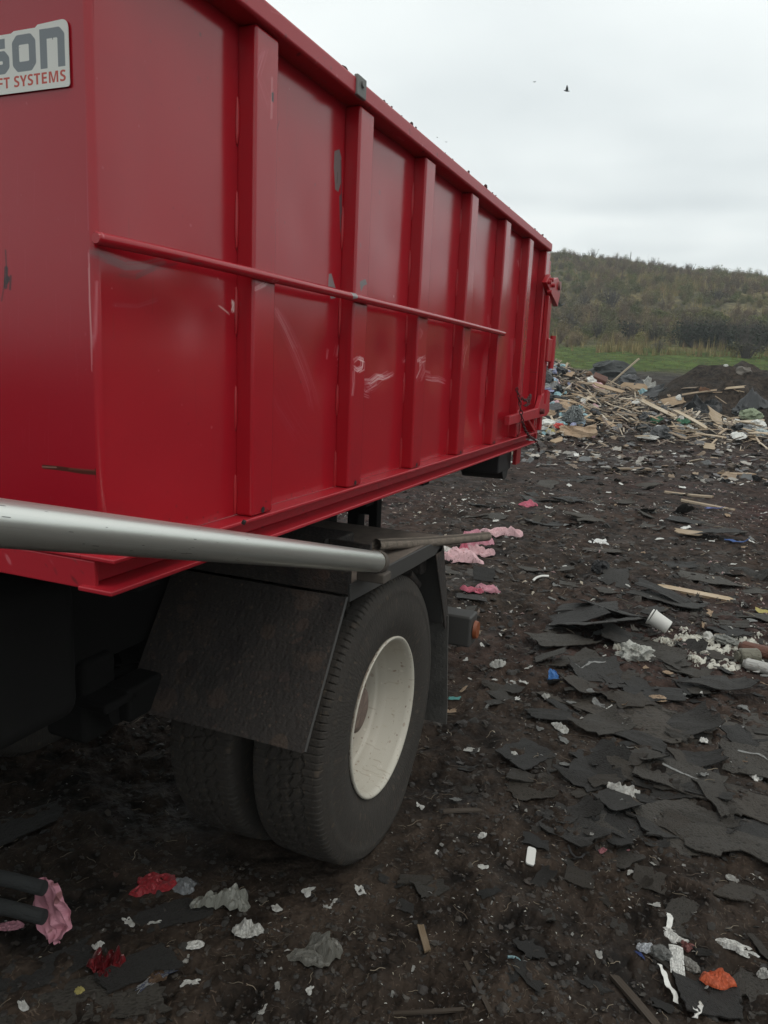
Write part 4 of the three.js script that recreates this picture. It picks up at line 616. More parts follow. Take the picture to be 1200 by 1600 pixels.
for (const [px, py, w, d, m, lb] of [[60, 1520, 190, 0.42, 3, 'dark slab of felt in front of the grey pipe ends'], [120, 1568, 300, 0.4, 0, 'broad weathered felt board across the bottom left corner'], [215, 1520, 120, 0.5, 3, 'narrow black felt strip beside the red wrapper'], [270, 1432, 130, 0.5, 3, 'black felt piece in the shade below the bright red packet'], [25, 1300, 160, 0.5, 3, 'black felt piece lying deep under the truck at the left edge']])
  item('felt_board', lb, 'roofing felt', px, py, w, tornSheet(px, 1, 1, { t: 0.012, bend: 0.04, n: 14 }), mFelt[m], { D: d, Hh: 0.7, yaw: 0.5 - w * 0.002, lift: 0.012 });

// --- right foreground
{
  const s = new THREE.Shape(); const a = 0.5, b = 0.72, k = 0.24; s.moveTo(-a + k, -b); s.lineTo(a - k, -b); s.quadraticCurveTo(a, -b, a, -b + k); s.lineTo(a, b - k); s.quadraticCurveTo(a, b, a - k, b); s.lineTo(-a + k, b); s.quadraticCurveTo(-a, b, -a, b - k); s.lineTo(-a, -b + k); s.quadraticCurveTo(-a, -b, -a + k, -b);
  for (const [x, y] of [[-0.22, 0.4], [0.22, 0.4], [-0.24, -0.05], [0.24, -0.05], [-0.22, -0.42], [0.22, -0.42]]) { const h = new THREE.Path(); h.absellipse(x, y, 0.11, 0.14, 0, 6.283, true); s.holes.push(h); }
  const g = new THREE.ExtrudeGeometry(s, { depth: 0.18, bevelEnabled: true, bevelSize: 0.04, bevelThickness: 0.04, bevelSegments: 2 }); g.rotateX(-Math.PI / 2);
  item('plastic_clip', 'small oval white plastic clip with holes lying on bare mud', 'clip', 829, 1340, 13, g, mPlain, { D: 1.6, Hh: 1, lift: 0.004 });
}
item('rag', 'bright orange rag crumpled on the mud at lower right', 'rag', 1116, 1536, 56, crumple(98, { h: 0.42, n: 30, folds: 1.3, ragged: 0.8 }), mOrange, { D: 0.75, Hh: 0.8, lift: 0.02 });
item('white_strip', 'long torn strip of white plastic above the orange rag', 'plastic strip', 1153, 1484, 66, crumple(93, { h: 0.3, n: 18, ragged: 0.9 }), mWhite, { D: 0.3, Hh: 0.5 });
item('wrapper', 'white and blue crumpled wrapper left of the white carton', 'wrapper', 1008, 1484, 34, cr1[1], P_(0.5, 0.52, 0.55), { D: 0.8, Hh: 1 });
item('blue_scrap', 'small blue piece under the white and blue wrapper', 'wrapper', 1000, 1492, 18, scrap[2], P_(0.03, 0.06, 0.22), { D: 0.8 });
{ const g = G(1057, 1503), c = solo('carton', slab(8, 8, (u, v) => [(u - 0.5), 0.16 * Math.cos((u - 0.5) * 2.6) + 0.03 * N(u * 4, v * 4, 2), (v - 0.5)], 0.04), mWhite, 'crushed white carton standing in the litter at lower right', 'carton'); place(c, g, { w: 22 * g.m, d: 44 * g.m, h: 22 * g.m, tilt: 0.25, yaw: 0.25, lift: 0.006 }); }
item('rag', 'dirty knotted white cloth above the crushed white carton', 'rag', 1052, 1466, 42, cr1[4], mWhite, { D: 0.7, Hh: 0.9 });
item('wrapper', 'dull red wrapper right of the crushed white carton', 'wrapper', 1073, 1480, 24, cr1[7], P_(0.24, 0.09, 0.08), { D: 0.8 });
item('paper_wad', 'grey paper wad below the crushed white carton', 'paper', 1071, 1510, 34, lumps[4], P_(0.2, 0.19, 0.17), { D: 0.8, Hh: 0.8 });
item('grey_wad', 'grey lump of pulp left of the crushed white carton', 'paper', 1032, 1490, 28, lumps[1], P_(0.16, 0.16, 0.15), { D: 0.8, Hh: 0.8 });
for (const [pts, lb] of [[[[1030, 1512], [1037, 1530], [1043, 1545], [1053, 1560], [1055, 1572]], 'white ribbon trailing down from the crushed white carton'], [[[1062, 1548], [1072, 1560], [1080, 1572], [1086, 1588]], 'short pale ribbon right of the trailing white ribbon'], [[[1044, 1432], [1046, 1442], [1044, 1456]], 'pinkish white ribbon at the top of the lower right litter'], [[[1085, 1596], [1092, 1580], [1076, 1562]], 'grey ribbon end at the bottom edge below the orange rag']]) {
  const q = pts.map((p) => G(...p)), c = new THREE.CatmullRomCurve3(q.map((g, i) => new THREE.Vector3(g.x, g.y + 0.01 + 0.008 * (i % 2), g.z))), o = q[0], wd = 9 * o.m;
  const g = slab(24, 3, (u, v) => { const p = c.getPoint(u), t = c.getTangent(u), s = (v - 0.5) * wd * (1 + 0.6 * N(u * 5, 1, 3)); return [p.x - o.x - t.z * s, p.y - o.y + 0.008 * N(u * 6, v * 3, 2) + 0.006 * v, p.z - o.z + t.x * s]; }, 0.0015);
  solo('ribbon', g, mWhite, lb, 'ribbon').position.set(o.x, o.y, o.z);
}
{ const c = tube([[-0.5, -CY, 0], [-0.2, -CY + 0.02, -0.16], [0.2, -CY + 0.03, -0.16], [0.42, -CY, 0.06], [0.36, -CY, 0.2]], 0.11, 18, 8); item('teal_hook', 'tiny curved teal plastic hook on bare mud', 'hook', 803, 1500, 20, c, mTealL, { D: 1, Hh: 1, lift: 0.004 }); }
{ const c = tube([[-0.55, -CY + 0.1, -0.5], [-0.3, -CY + 0.1, 0.1], [0, -CY + 0.05, 0.35], [0.3, -CY + 0.08, 0.3], [0.45, -CY + 0.1, 0.1]], 0.06, 20, 8); item('rubber_hose', 'short curled dark rubber hose on bare mud', 'hose', 902, 1333, 26, c, mDGrey, { D: 1, Hh: 0.8 }); }
for (const [px, py, l, w, yaw, m, lb] of [[1000, 1578, 100, 11, -0.85, 4, 'splintered brown board at the bottom edge left of the ribbons'], [680, 1585, 140, 8, 0.02, 4, 'dark muddy lath along the bottom edge at centre'], [722, 1270, 52, 7, 0.45, 4, 'dark stick lying right of the wheel'], [745, 1545, 90, 5, -1.2, 4, 'thin dark twig standing out of mud at bottom centre'], [662, 1470, 36, 7, -1.3, 3, 'thin pale splinter on the mud below the tyre'], [1008, 1270, 100, 5, -0.9, 4, 'long dark twig left of the felt slabs']]) {
  const g = G(px, py), o = solo('stick', plank(px, 1, w / l, 0.09 * w / l * 4), m === 4 ? M(0.06, 0.046, 0.035, 0.9, { map: wood }) : M(0.2, 0.15, 0.1, 0.85, { map: wood }), lb, 'stick'); const L = l * g.m * (1 + Math.abs(Math.sin(yaw)) * 0.5); place(o, g, { w: L, d: L, h: L, yaw, lift: 0.014 });
}
for (const [px, py, w, k, m, lb] of [[975, 1242, 54, 0, 0, 'crumpled grey white plastic film below the felt slabs'], [656, 1260, 16, 1, 1, 'white cap on the mud just right of the rim'], [755, 1308, 18, 2, 1, 'white foam knob among shredded white fibres'], [683, 1333, 12, 3, 1, 'tiny white chip right of the tyre foot'], [754, 1357, 18, 4, 1, 'white curl of plastic below the dark stick'], [955, 1247, 10, 5, 1, 'round white button left of the grey white film'], [941, 1332, 16, 0, 2, 'small pink scrap left of the torn shred'], [975, 1334, 20, 1, 2, 'pinkish torn shred on the bare mud'], [990, 1365, 24, 3, 0, 'grey paper scrap below the pinkish torn shred'], [1018, 1412, 26, 5, 0, 'pale grey scrap above the crushed white carton'], [1098, 1161, 22, 2, 1, 'small white square of paper at the end of the pale striped slab'], [803, 1181, 16, 4, 1, 'white rubble bit right of the mud flap'], [735, 1172, 30, 5, 0, 'crumpled grey paper below the mud flap'], [876, 1142, 34, 0, 0, 'torn whitish rag standing on mud between felt pieces'], [838, 1116, 26, 1, 1, 'white sliver of plastic above the whitish rag'], [710, 1092, 22, 3, 3, 'small teal scrap beside the mud flap'], [853, 1090, 18, 4, 0, 'grey pebble shaped scrap below the bright blue piece'], [780, 1041, 30, 2, 0, 'grey white shred right of the orange lamp'], [802, 1068, 22, 5, 0, 'crumpled foil below the felt pile'], [1180, 1217, 26, 0, 1, 'white wad at the right edge below the felt slabs'], [1195, 1262, 18, 2, 1, 'white plastic bit at the right edge'], [1195, 1525, 26, 2, 0, 'white litter at the right edge beside the orange rag'], [1143, 1375, 22, 4, 0, 'torn grey white netting scrap on felt at right']])
  item('litter_scrap', lb, m === 3 ? 'plastic' : 'scrap', px, py, w, k % 2 ? scrap[k] : cr1[k], [mGreyW, mWhite, P_(0.42, 0.16, 0.18), mTeal][m], { D: 0.8, Hh: k % 2 ? 0.7 : 0.9, yaw: px, lift: 0.004 });

// --- felt slabs and shingles
function felt(px, py, w, { D = 0.7, m = 0, yaw = 0, tilt = 0, roll = 0, lift = 0.012, seed = px * 7 + py, t = 0.005, bend = 0.035, label, group, stripe, curl = 0.05 }) {
  const g = G(px, py), W = w * g.m, geo = tornSheet(seed, 1, 1, { t: t / W, bend: bend, rough: 0.1, n: 12, curl });
  const o = solo('felt_sheet', geo, mFelt[m], label, 'roofing felt', group); place(o, g, { w: W, d: W * D, h: W, yaw, tilt, roll, lift });
  if (stripe) { const [u0, v0, u1, v1, hw] = stripe, f = tornFn(seed, 1, 1, { bend, rough: 0.1, curl }), nx = -(v1 - v0), nz = u1 - u0, nl = Math.hypot(nx, nz); const s = lit(new THREE.Mesh(slab(24, 3, (a, b) => { const o2 = (b - 0.5) * 2 * hw * (0.75 + 0.5 * N(a * 6 + seed, 2, b * 2)), p = f(mix(u0, u1, a) + nx / nl * o2, mix(v0, v1, a) + nz / nl * o2); return [p[0], p[1] + 0.006, p[2]]; }, 0.003), P_(0.24, 0.24, 0.23, 0.8))); s.name = 'pale_strip'; o.add(s); }
  return o;
}
for (const a of [
  [1110, 1135, 260, { D: 0.55, m: 0, yaw: 0.35, label: 'large flat felt slab with a long pale strip at right', stripe: [0.35, 0.62, 0.8, 0.4, 0.022] }], [1062, 1212, 130, { D: 0.8, m: 0, yaw: -0.3, label: 'felt slab with a pale strip across, just below the brown cardboard scrap', stripe: [0.25, 0.35, 0.8, 0.5, 0.035] }], [1185, 1192, 130, { D: 0.8, m: 0, yaw: 0.1, label: 'felt slab with a pale strip at the right edge beside brown cardboard', stripe: [0.2, 0.3, 0.9, 0.25, 0.03] }],
  [985, 1120, 300, { D: 0.5, m: 2, yaw: -0.6, lift: 0.008, bend: 0.02, label: 'widest brownish felt sheet spread flat right of the wheel' }], [1060, 1290, 190, { D: 0.8, m: 0, yaw: 0.6, bend: 0.02, label: 'big muddy felt slab at right below the striped slabs' }], [1150, 1250, 190, { D: 0.6, m: 2, yaw: -0.2, bend: 0.03, label: 'curved muddy felt slab at the right edge under the striped slabs' }], [1150, 1330, 170, { D: 0.6, m: 0, yaw: 0.2, label: 'muddy felt slab at the right edge above the white plastic strip' }], [1060, 1440, 90, { D: 1.2, m: 0, yaw: -0.3, label: 'narrow felt slab behind the crushed white carton' }], [1175, 1400, 120, { D: 0.6, m: 2, yaw: 0.2, label: 'felt slab at right edge just above the white plastic strip' }], [1110, 1560, 110, { D: 0.9, m: 3, yaw: 0.4, label: 'dark felt piece below the orange rag' }], [1175, 1545, 130, { D: 0.8, m: 0, yaw: -0.3, label: 'felt piece right of the orange rag' }],
  [930, 985, 150, { D: 0.9, m: 1, tilt: -0.35, yaw: 0.5, lift: 0.06, curl: 0.3, label: 'black felt sheet propped up into a low peak with a pale strip', stripe: [0.45, 0.4, 0.62, 0.75, 0.03] }], [890, 975, 130, { D: 0.7, m: 3, roll: 0.3, yaw: 0.2, lift: 0.05, label: 'black felt sheet leaning on the left side of the peaked sheet' }], [965, 965, 120, { D: 0.8, m: 3, tilt: -0.3, yaw: -0.4, lift: 0.06, label: 'black felt sheet behind the peaked sheet' }], [985, 1005, 110, { D: 0.7, m: 1, roll: -0.2, lift: 0.03, label: 'black felt sheet at the right foot of the peaked sheet' }], [875, 1000, 110, { D: 0.6, m: 0, lift: 0.02, yaw: 0.3, label: 'grey felt sheet at the left foot of the peaked sheet' }], [915, 955, 100, { D: 0.5, m: 1, roll: 0.15, lift: 0.04, label: 'felt flap behind the left of the peaked sheet' }],
  [930, 1055, 80, { D: 1.1, m: 1, yaw: 0.3, tilt: 0.12, lift: 0.03, label: 'folded felt square with a pale strip right of the bright blue piece', stripe: [0.1, 0.18, 0.8, 0.14, 0.035] }], [862, 1030, 60, { D: 0.9, m: 0, roll: 0.4, lift: 0.03, label: 'felt corner tipped up above the bright blue piece' }], [1030, 1025, 90, { D: 0.7, m: 0, tilt: 0.2, lift: 0.03, label: 'grey felt dusted by the white powder spill' }], [1075, 1055, 90, { D: 0.5, m: 0, roll: -0.15, lift: 0.02, label: 'bent felt piece below the white powder' }], [1120, 1075, 120, { D: 0.6, m: 1, lift: 0.03, curl: 0.3, label: 'arched felt piece below right of the white powder' }], [1020, 1090, 100, { D: 0.5, m: 3, yaw: 0.4, lift: 0.02, label: 'black felt wedge under the dusted felt' }],
  [1160, 893, 110, { D: 0.6, m: 1, lift: 0.05, curl: 0.5, bend: 0.2, label: 'arched black felt sheet at the right edge beyond the yellow plank' }], [1100, 905, 110, { D: 0.6, m: 0, lift: 0.02, label: 'flat grey felt sheet just beyond the yellow plank' }], [1170, 925, 90, { D: 0.6, m: 0, lift: 0.02, label: 'grey felt sheet right of the yellow plank' }], [1035, 935, 110, { D: 0.4, m: 3, yaw: -0.4, lift: 0.05, roll: -0.1, label: 'topmost of the stacked black felt strips left of the yellow plank' }], [1045, 942, 120, { D: 0.4, m: 1, yaw: -0.35, lift: 0.03, label: 'lowest of the stacked black felt strips left of the yellow plank' }], [1070, 945, 80, { D: 0.5, m: 3, yaw: -0.3, lift: 0.02, label: 'black felt strip under the yellow plank' }], [1165, 965, 100, { D: 0.6, m: 0, lift: 0.012, label: 'grey felt slab with debris at the right edge above the powder' }],
  [960, 905, 60, { D: 1, m: 1, tilt: 0.2, lift: 0.03, label: 'grey felt flap right of the black plastic lump' }], [895, 912, 90, { D: 0.4, m: 0, label: 'thin felt piece with the white crescent on its left' }], [855, 890, 90, { D: 0.4, m: 0, yaw: 0.2, label: 'long felt piece left of the black plastic lump' }], [940, 860, 80, { D: 0.5, m: 2, label: 'brownish felt sheet below the sharp white paper' }], [1110, 838, 80, { D: 0.6, m: 3, roll: 0.2, lift: 0.06, label: 'black felt tipped up near the blue strap at right' }], [1135, 832, 70, { D: 0.5, m: 0, lift: 0.03, label: 'grey felt flap near the blue strap at right' }],
  [815, 1218, 60, { D: 0.5, m: 0, roll: -0.1, lift: 0.015, label: 'grey felt scrap alone on the mud right of the rim' }], [980, 1190, 80, { D: 0.6, m: 2, roll: 0.2, lift: 0.02, label: 'bent brown felt scrap above the grey white film' }], [1000, 1160, 120, { D: 0.35, m: 1, yaw: -0.4, lift: 0.02, label: 'narrow felt strip left of the large striped slab' }], [860, 1120, 80, { D: 0.4, m: 1, lift: 0.015, label: 'dark felt strip beside the whitish rag' }], [648, 1377, 60, { D: 0.5, m: 2, lift: 0.01, label: 'muddy felt scrap at the foot of the tyre' }], [905, 1374, 50, { D: 0.8, m: 2, lift: 0.01, label: 'muddy felt scrap in the middle of the bare mud' }],
  [740, 935, 60, { D: 0.6, m: 1, lift: 0.015, label: 'felt scrap right of the mudguard under the pink cloths' }], [730, 895, 90, { D: 0.5, m: 0, lift: 0.015, label: 'felt sheet below the pink and white cloth' }], [755, 905, 40, { D: 0.8, m: 3, tilt: 0.5, lift: 0.05, label: 'black felt corner standing behind the low pink rag' }], [720, 955, 70, { D: 0.6, m: 0, lift: 0.012, label: 'felt sheet just above the orange lamp' }],
]) felt(a[0], a[1], a[2], a[3]);
{ // the others: one of each variant, then clones
  const r = rng(123), protos = []; for (let i = 0; i < 12; i++) protos.push(tornSheet(500 + i, 1, 1, { t: 0.010 + 0.014 * r(), bend: 0.05, rough: 0.19, n: 9, curl: r() < 0.25 ? 0.2 : 0.04 }));
  const zones = [['dark felt shingle scattered over the mud between red container and timber heap', 'felt shingles beyond the pink cloths', 34, () => [740 + r() * 440, 740 + r() * 90]], ['dark felt shingle scattered around the peaked felt sheet and the powder spill', 'felt shingles around the powder spill', 62, () => [790 + r() * 410, 880 + r() * 200]], ['worn grey felt sheet layered over its neighbours on the right', 'felt sheets layered on the right', 64, () => { const t = r(); return [900 + t * 290 + r() * 60, 1010 + r() * 330 - (1 - t) * 20]; }], ['dark felt shingle half sunk in the mud right of the wheel', 'felt shingles right of the wheel', 40, () => [705 + r() * 490, 1080 + r() * 240]], ['dark felt scrap half buried in the near mud', 'felt scraps in the near mud', 22, () => [560 + r() * 640, 1340 + r() * 250]]];
  zones.forEach(([label, group, n, at], zi) => { let first = null; for (let i = 0; i < n; i++) { const [px, py] = at(), g = G(px, py), w = (zi === 0 ? 0.18 + r() * 0.4 : zi === 2 ? 0.08 + r() * 0.24 : zi === 4 ? 0.05 + r() * 0.08 : 0.09 + r() * r() * 0.3); const o = first ? first.clone() : solo('felt_shingle', protos[0], mFelt[0], label, 'roofing felt', group); if (first) { o.name = numbered('felt_shingle'); scene.add(o); } first ??= o; const mi = Math.floor(r() * 4); o.geometry = protos[Math.floor(r() * 12)]; o.material = mFelt[mi]; o.userData.label = autoLabel(`${w * (1 / g.m) < 24 ? 'small' : w / g.m < 55 ? 'middling' : 'large'} ${FELTC[mi]}`, 'felt shingle', px, py); place(o, g, { w, d: w * (0.45 + r() * 0.5), h: w, yaw: (r() - 0.5) * 2.4, tilt: (r() - 0.5) * (zi === 2 ? 0.14 : 0.35), roll: (r() - 0.5) * (zi === 2 ? 0.14 : 0.35), lift: (zi === 2 ? -0.004 : 0.002) + w * 0.02 + (zi === 2 ? r() * 0.014 : 0) }); } });
}
// --- middle ground pieces
item('plastic_piece', 'broken bright blue piece of plastic on the mud', 'plastic', 863, 1062, 24, tornSheet(95, 1, 0.8, { t: 0.03, bend: 0.3, rough: 0.12, n: 8, curl: 0.3 }), mBlue, { D: 1, Hh: 1, tilt: 0.7, roll: -0.3, lift: 0.03 });
item('yellow_scrap', 'ochre scrap next to the bright blue piece', 'scrap', 876, 1066, 16, scrap[3], P_(0.22, 0.17, 0.08), { D: 0.7 });
{ // white tub lying on its side
  const g = G(1043, 997), t = thing('plastic_tub', [g.x, g.y, g.z], 'white plastic tub lying on its side beside the powder spill', 'tub'), k = 1 / 1;
  const prof = [[0.001, 0], [0.055, 0], [0.060, 0.006], [0.067, 0.15], [0.073, 0.152], [0.073, 0.162], [0.066, 0.162], [0.063, 0.15], [0.056, 0.012], [0.001, 0.010]].map((p) => new THREE.Vector2(...p));
  const b = new THREE.LatheGeometry(prof, 40); const m = lit(new THREE.Mesh(b, mPlain)); m.name = 'tub_body'; const l = new THREE.CylinderGeometry(0.07, 0.07, 0.012, 36); const lm = lit(new THREE.Mesh(l, mPlain)); lm.name = 'lid'; lm.position.set(0.004, 0.172, 0.01); lm.rotation.z = 0.1; const p = lit(new THREE.Mesh(merge([(() => { const q = new THREE.CylinderGeometry(0.0685, 0.066, 0.012, 40, 1, true); q.translate(0, 0.118, 0); return q; })()]), mDGrey)); p.name = 'dark_band';
  t.add(m, lm); t.rotation.set(0.5, 0.2, 1.25, 'YXZ'); t.rotation.y = -0.35; t.rotation.z = 1.05; t.position.y += 0.075; t.scale.setScalar(0.82);
}
item('crumpled_bag', 'greyish crumpled plastic bag bundled on felt left of the powder', 'plastic bag', 991, 1030, 48, lump(97, { sy: 0.75, amp: 0.4, folds: 3.4, det: 4 }), P_(0.42, 0.42, 0.38, 0.5), { D: 0.8, Hh: 1.0 });
for (const [px, py, w, D, lb] of [[1130, 1020, 130, 0.9, 'main heap of spilled white powder by the white tub'], [1085, 1000, 90, 0.6, 'spill of white powder right under the white tub'], [1040, 1005, 50, 0.6, 'small patch of white powder left of the white tub'], [1165, 1000, 70, 0.9, 'lumpy white powder at right above the brown bottle'], [975, 1012, 60, 0.4, 'thin patch of white powder in front of the peaked felt'], [1085, 1032, 30, 0.8, 'round blot of white powder on grey felt']]) {
  const g = G(px, py), W = w * g.m * 0.5, Dd = W * D * 2.2, k = px * 0.13, geo = slab(96, 96, (u, v) => { const x = (u - 0.5) * 2, z = (v - 0.5) * 2, q = Math.hypot(x, z) + 1.5 * fbm(x * 1.5 + k, 2, z * 1.5, 5), f = smooth(0.95, 0.35, q), f2 = f * smooth(-0.2, 0.1, fbm(x * 7 + k, 7, z * 7, 5) - 0.15 * (1 - f)); const X = x * W, Z = z * Dd; return [X, H(g.x + X, g.z + Z) - g.y + f2 * (0.010 + 0.012 * Math.max(0, fbm(x * 9 + k, 1, z * 9, 3) + 0.2)) - (1 - f2) * 0.016, Z]; }, 0.006, 1.2);
  const o = solo('white_powder', geo, mPowder, lb, 'powder'); o.position.set(g.x, g.y, g.z); o.userData.kind = 'stuff';
}
function canAt(name, label, cat, px, py, lpx, rpx, yaw, mat, tip = 0) { const g = G(px, py), L = lpx * g.m, R = rpx * g.m, t = thing(name, [g.x, g.y + R * 0.9, g.z], label, cat); const add = (n, geo, m) => { geo.rotateZ(Math.PI / 2); const q = lit(new THREE.Mesh(geo, m)); q.name = n; t.add(q); }; add('body', new THREE.LatheGeometry([[0.001, -L / 2], [R * 0.86, -L / 2], [R, -L / 2 + R * 0.2], [R, L / 2 - R * 0.3], [R * 0.8, L / 2], [R * 0.7, L / 2]].map((p) => new THREE.Vector2(...p)), 24), mat); add('cap', (() => { const q = new THREE.CylinderGeometry(R * 0.6, R * 0.66, R * 0.5, 20); q.translate(0, L / 2 + R * 0.1, 0); return q; })(), mat); t.rotation.y = yaw; t.rotation.z = tip; return t; }
canAt('bottle', 'dark red brown plastic bottle at the right edge by the powder', 'bottle', 1184, 1027, 50, 11, -0.3, mBrown);
canAt('bottle', 'dull olive grey bottle below the red brown bottle', 'bottle', 1168, 1035, 32, 12, 0.5, P_(0.16, 0.15, 0.11));
canAt('white_tube', 'white tube with a printed look at right edge below the bottles', 'tube', 1188, 1050, 46, 9, -0.25, mGreyW);
item('white_can', 'small upright white bottle top sticking out of the powder', 'bottle top', 1106, 998, 14, lumps[3], mWhite, { D: 1, Hh: 1.8 });
item('netting', 'clump of grey fibres among the powder', 'fibre', 1135, 1003, 34, lumps[0], P_(0.2, 0.2, 0.18), { D: 0.8, Hh: 0.6 });
item('black_bag', 'black plastic lump pushed up from the mud left of a felt flap', 'plastic bag', 938, 896, 26, lump(96, { sy: 0.9, amp: 0.3 }), mBlk, { D: 0.8, Hh: 1.2, lift: 0.02 });
item('paper', 'sharp torn sheet of white paper lying on the mud beyond the felt', 'paper', 935, 848, 30, crumple(99, { h: 0.3, n: 12, ragged: 0.8 }), P_(0.78, 0.78, 0.76), { D: 1.1, Hh: 0.8 });
{ const c = tube([[-0.5, -CY, 0.15], [-0.3, -CY + 0.06, -0.1], [0.05, -CY + 0.1, -0.22], [0.5, -CY + 0.02, -0.25]], 0.09, 16, 8); item('white_crescent', 'white crescent of plastic on the thin felt piece', 'plastic', 845, 908, 24, c, mPlain, { D: 1.6, Hh: 0.7, lift: 0.02 }); }
for (const [px, py, w, s, m, lb, o] of [[725, 878, 66, 201, 2, 'crumpled pink and white cloth right behind the mudguard', { D: 0.9, Hh: 0.8 }], [748, 868, 40, 202, 2, 'pale pink cloth fold on the right of the crumpled pink cloth', { D: 0.7 }], [735, 855, 52, 203, 0, 'dull pink cloth behind the crumpled pink and white cloth', { D: 0.7 }], [784, 838, 58, 204, 2, 'pale pink cloth caught at the end of the rusty bar', { D: 0.5, Hh: 0.7 }], [742, 926, 40, 205, 1, 'deep pink rag lying left in front of the crumpled cloths', { D: 0.6, Hh: 0.6 }], [770, 926, 44, 206, 0, 'light pink rag lying right of the deep pink rag', { D: 0.6, Hh: 0.6 }], [824, 792, 30, 207, 1, 'pink rag alone on the mud under the container end', { D: 0.6, Hh: 0.7 }], [693, 862, 26, 208, 3, 'white cloth corner behind the mudguard', { D: 0.7, Hh: 0.9 }], [722, 872, 34, 209, 1, 'deep pink stain coloured rag on top of the crumpled cloth', { D: 0.6, Hh: 1.3 }]])
  item('cloth', lb, 'cloth', px, py, w, crumple(s, { h: 0.5, n: 22, folds: 2, ragged: 0.7 }), [mPink, mPinkD, mPinkL, mWhite][m], o);
for (const [px, py, l, w, yaw, m, lb] of [[1085, 932, 100, 10, -0.12, 0, 'yellowish wooden plank lying among black felt at right'], [1105, 792, 80, 7, -0.1, 3, 'grey wooden lath far right beside the blue strap'], [1075, 775, 70, 6, -0.15, 3, 'grey weathered lath on the mud towards the right edge'], [1075, 836, 36, 14, 0, 3, 'short pale block of wood left of the tipped felt'], [1150, 742, 50, 12, 0.1, 1, 'brown cardboard flap near the right edge below the timber'], [985, 735, 60, 10, 0.1, 4, 'dirty brown sheet on the mud in front of the timber']]) {
  const g = G(px, py), o = solo('plank', plank(px, 1, w / l * 1.6, 0.05), mWood[m], lb, 'plank'), L = l * g.m; place(o, g, { w: L, d: L, h: L * 0.8, yaw, lift: 0.04 });
}
item('cardboard', 'brown cardboard scrap on the felt slabs at right', 'cardboard', 1143, 1186, 36, scrap[4], P_(0.17, 0.10, 0.055), { D: 1.0, Hh: 1 });
item('strap', 'blue strap with a pale end near the right edge', 'strap', 1150, 848, 36, strip[1], P_(0.08, 0.15, 0.38), { D: 1, Hh: 0.7, yaw: -0.4, lift: 0.02 });
item('strap', 'pale blue strip beside the grey lath at far right', 'strap', 1118, 796, 26, strip[2], P_(0.15, 0.18, 0.42), { D: 1, Hh: 0.6, lift: 0.03 });
item('yellow_scrap', 'bright yellow scrap at the right edge above the powder', 'scrap', 1192, 956, 24, scrap[0], mYellow, { D: 0.8, lift: 0.02 });
{ // small bright pieces that are countable but alike
  const r = rng(321), geos = [...crFlat, ...scrap, ...strip];
  const sets = [['small white scrap of paper or plastic scattered over the far mud', 'white scraps over the far mud', 60, mWhite, () => [690 + r() * 510, 700 + r() * 150], 0.07, 0.2], ['small white scrap scattered between the felt shingles', 'white scraps between the felt', 44, mWhite, () => [700 + r() * 500, 850 + r() * 300], 0.03, 0.1], ['small white scrap in the near mud', 'white scraps in the near mud', 40, mGreyW, () => [430 + r() * 770, 1200 + r() * 390], 0.012, 0.036], ['small brown scrap of cardboard scattered over the mud', 'brown scraps over the mud', 34, mCard, () => [690 + r() * 510, 700 + r() * 420], 0.05, 0.16], ['small grey scrap scattered over the mud', 'grey scraps over the mud', 46, P_(0.22, 0.22, 0.21), () => [690 + r() * 510, 705 + r() * 560], 0.04, 0.13]];
  for (const [label, group, n, mat, at, s0, s1] of sets) { let first = null; for (let i = 0; i < n; i++) { const [px, py] = at(), g = G(px, py), w = s0 + r() * r() * (s1 - s0); const o = first ? first.clone() : solo('litter_scrap', geos[0], mat, label, 'scrap', group); if (first) { o.name = numbered('litter_scrap'); scene.add(o); } first ??= o; const gi = Math.floor(r() * geos.length); o.geometry = geos[gi]; o.userData.label = autoLabel(`${w / g.m < 9 ? 'tiny' : 'small'} ${gi < 6 ? 'crumpled' : gi < 12 ? 'flat' : 'narrow'} ${label.match(/white|brown|grey/)[0]}`, 'scrap', px, py); place(o, g, { w, d: w * (0.5 + r() * 0.5), h: w * (0.5 + r() * 0.5), yaw: r() * 6, tilt: (r() - 0.5) * 0.5, roll: (r() - 0.5) * 0.5, lift: 0.006 + w * 0.06 }); } }
}
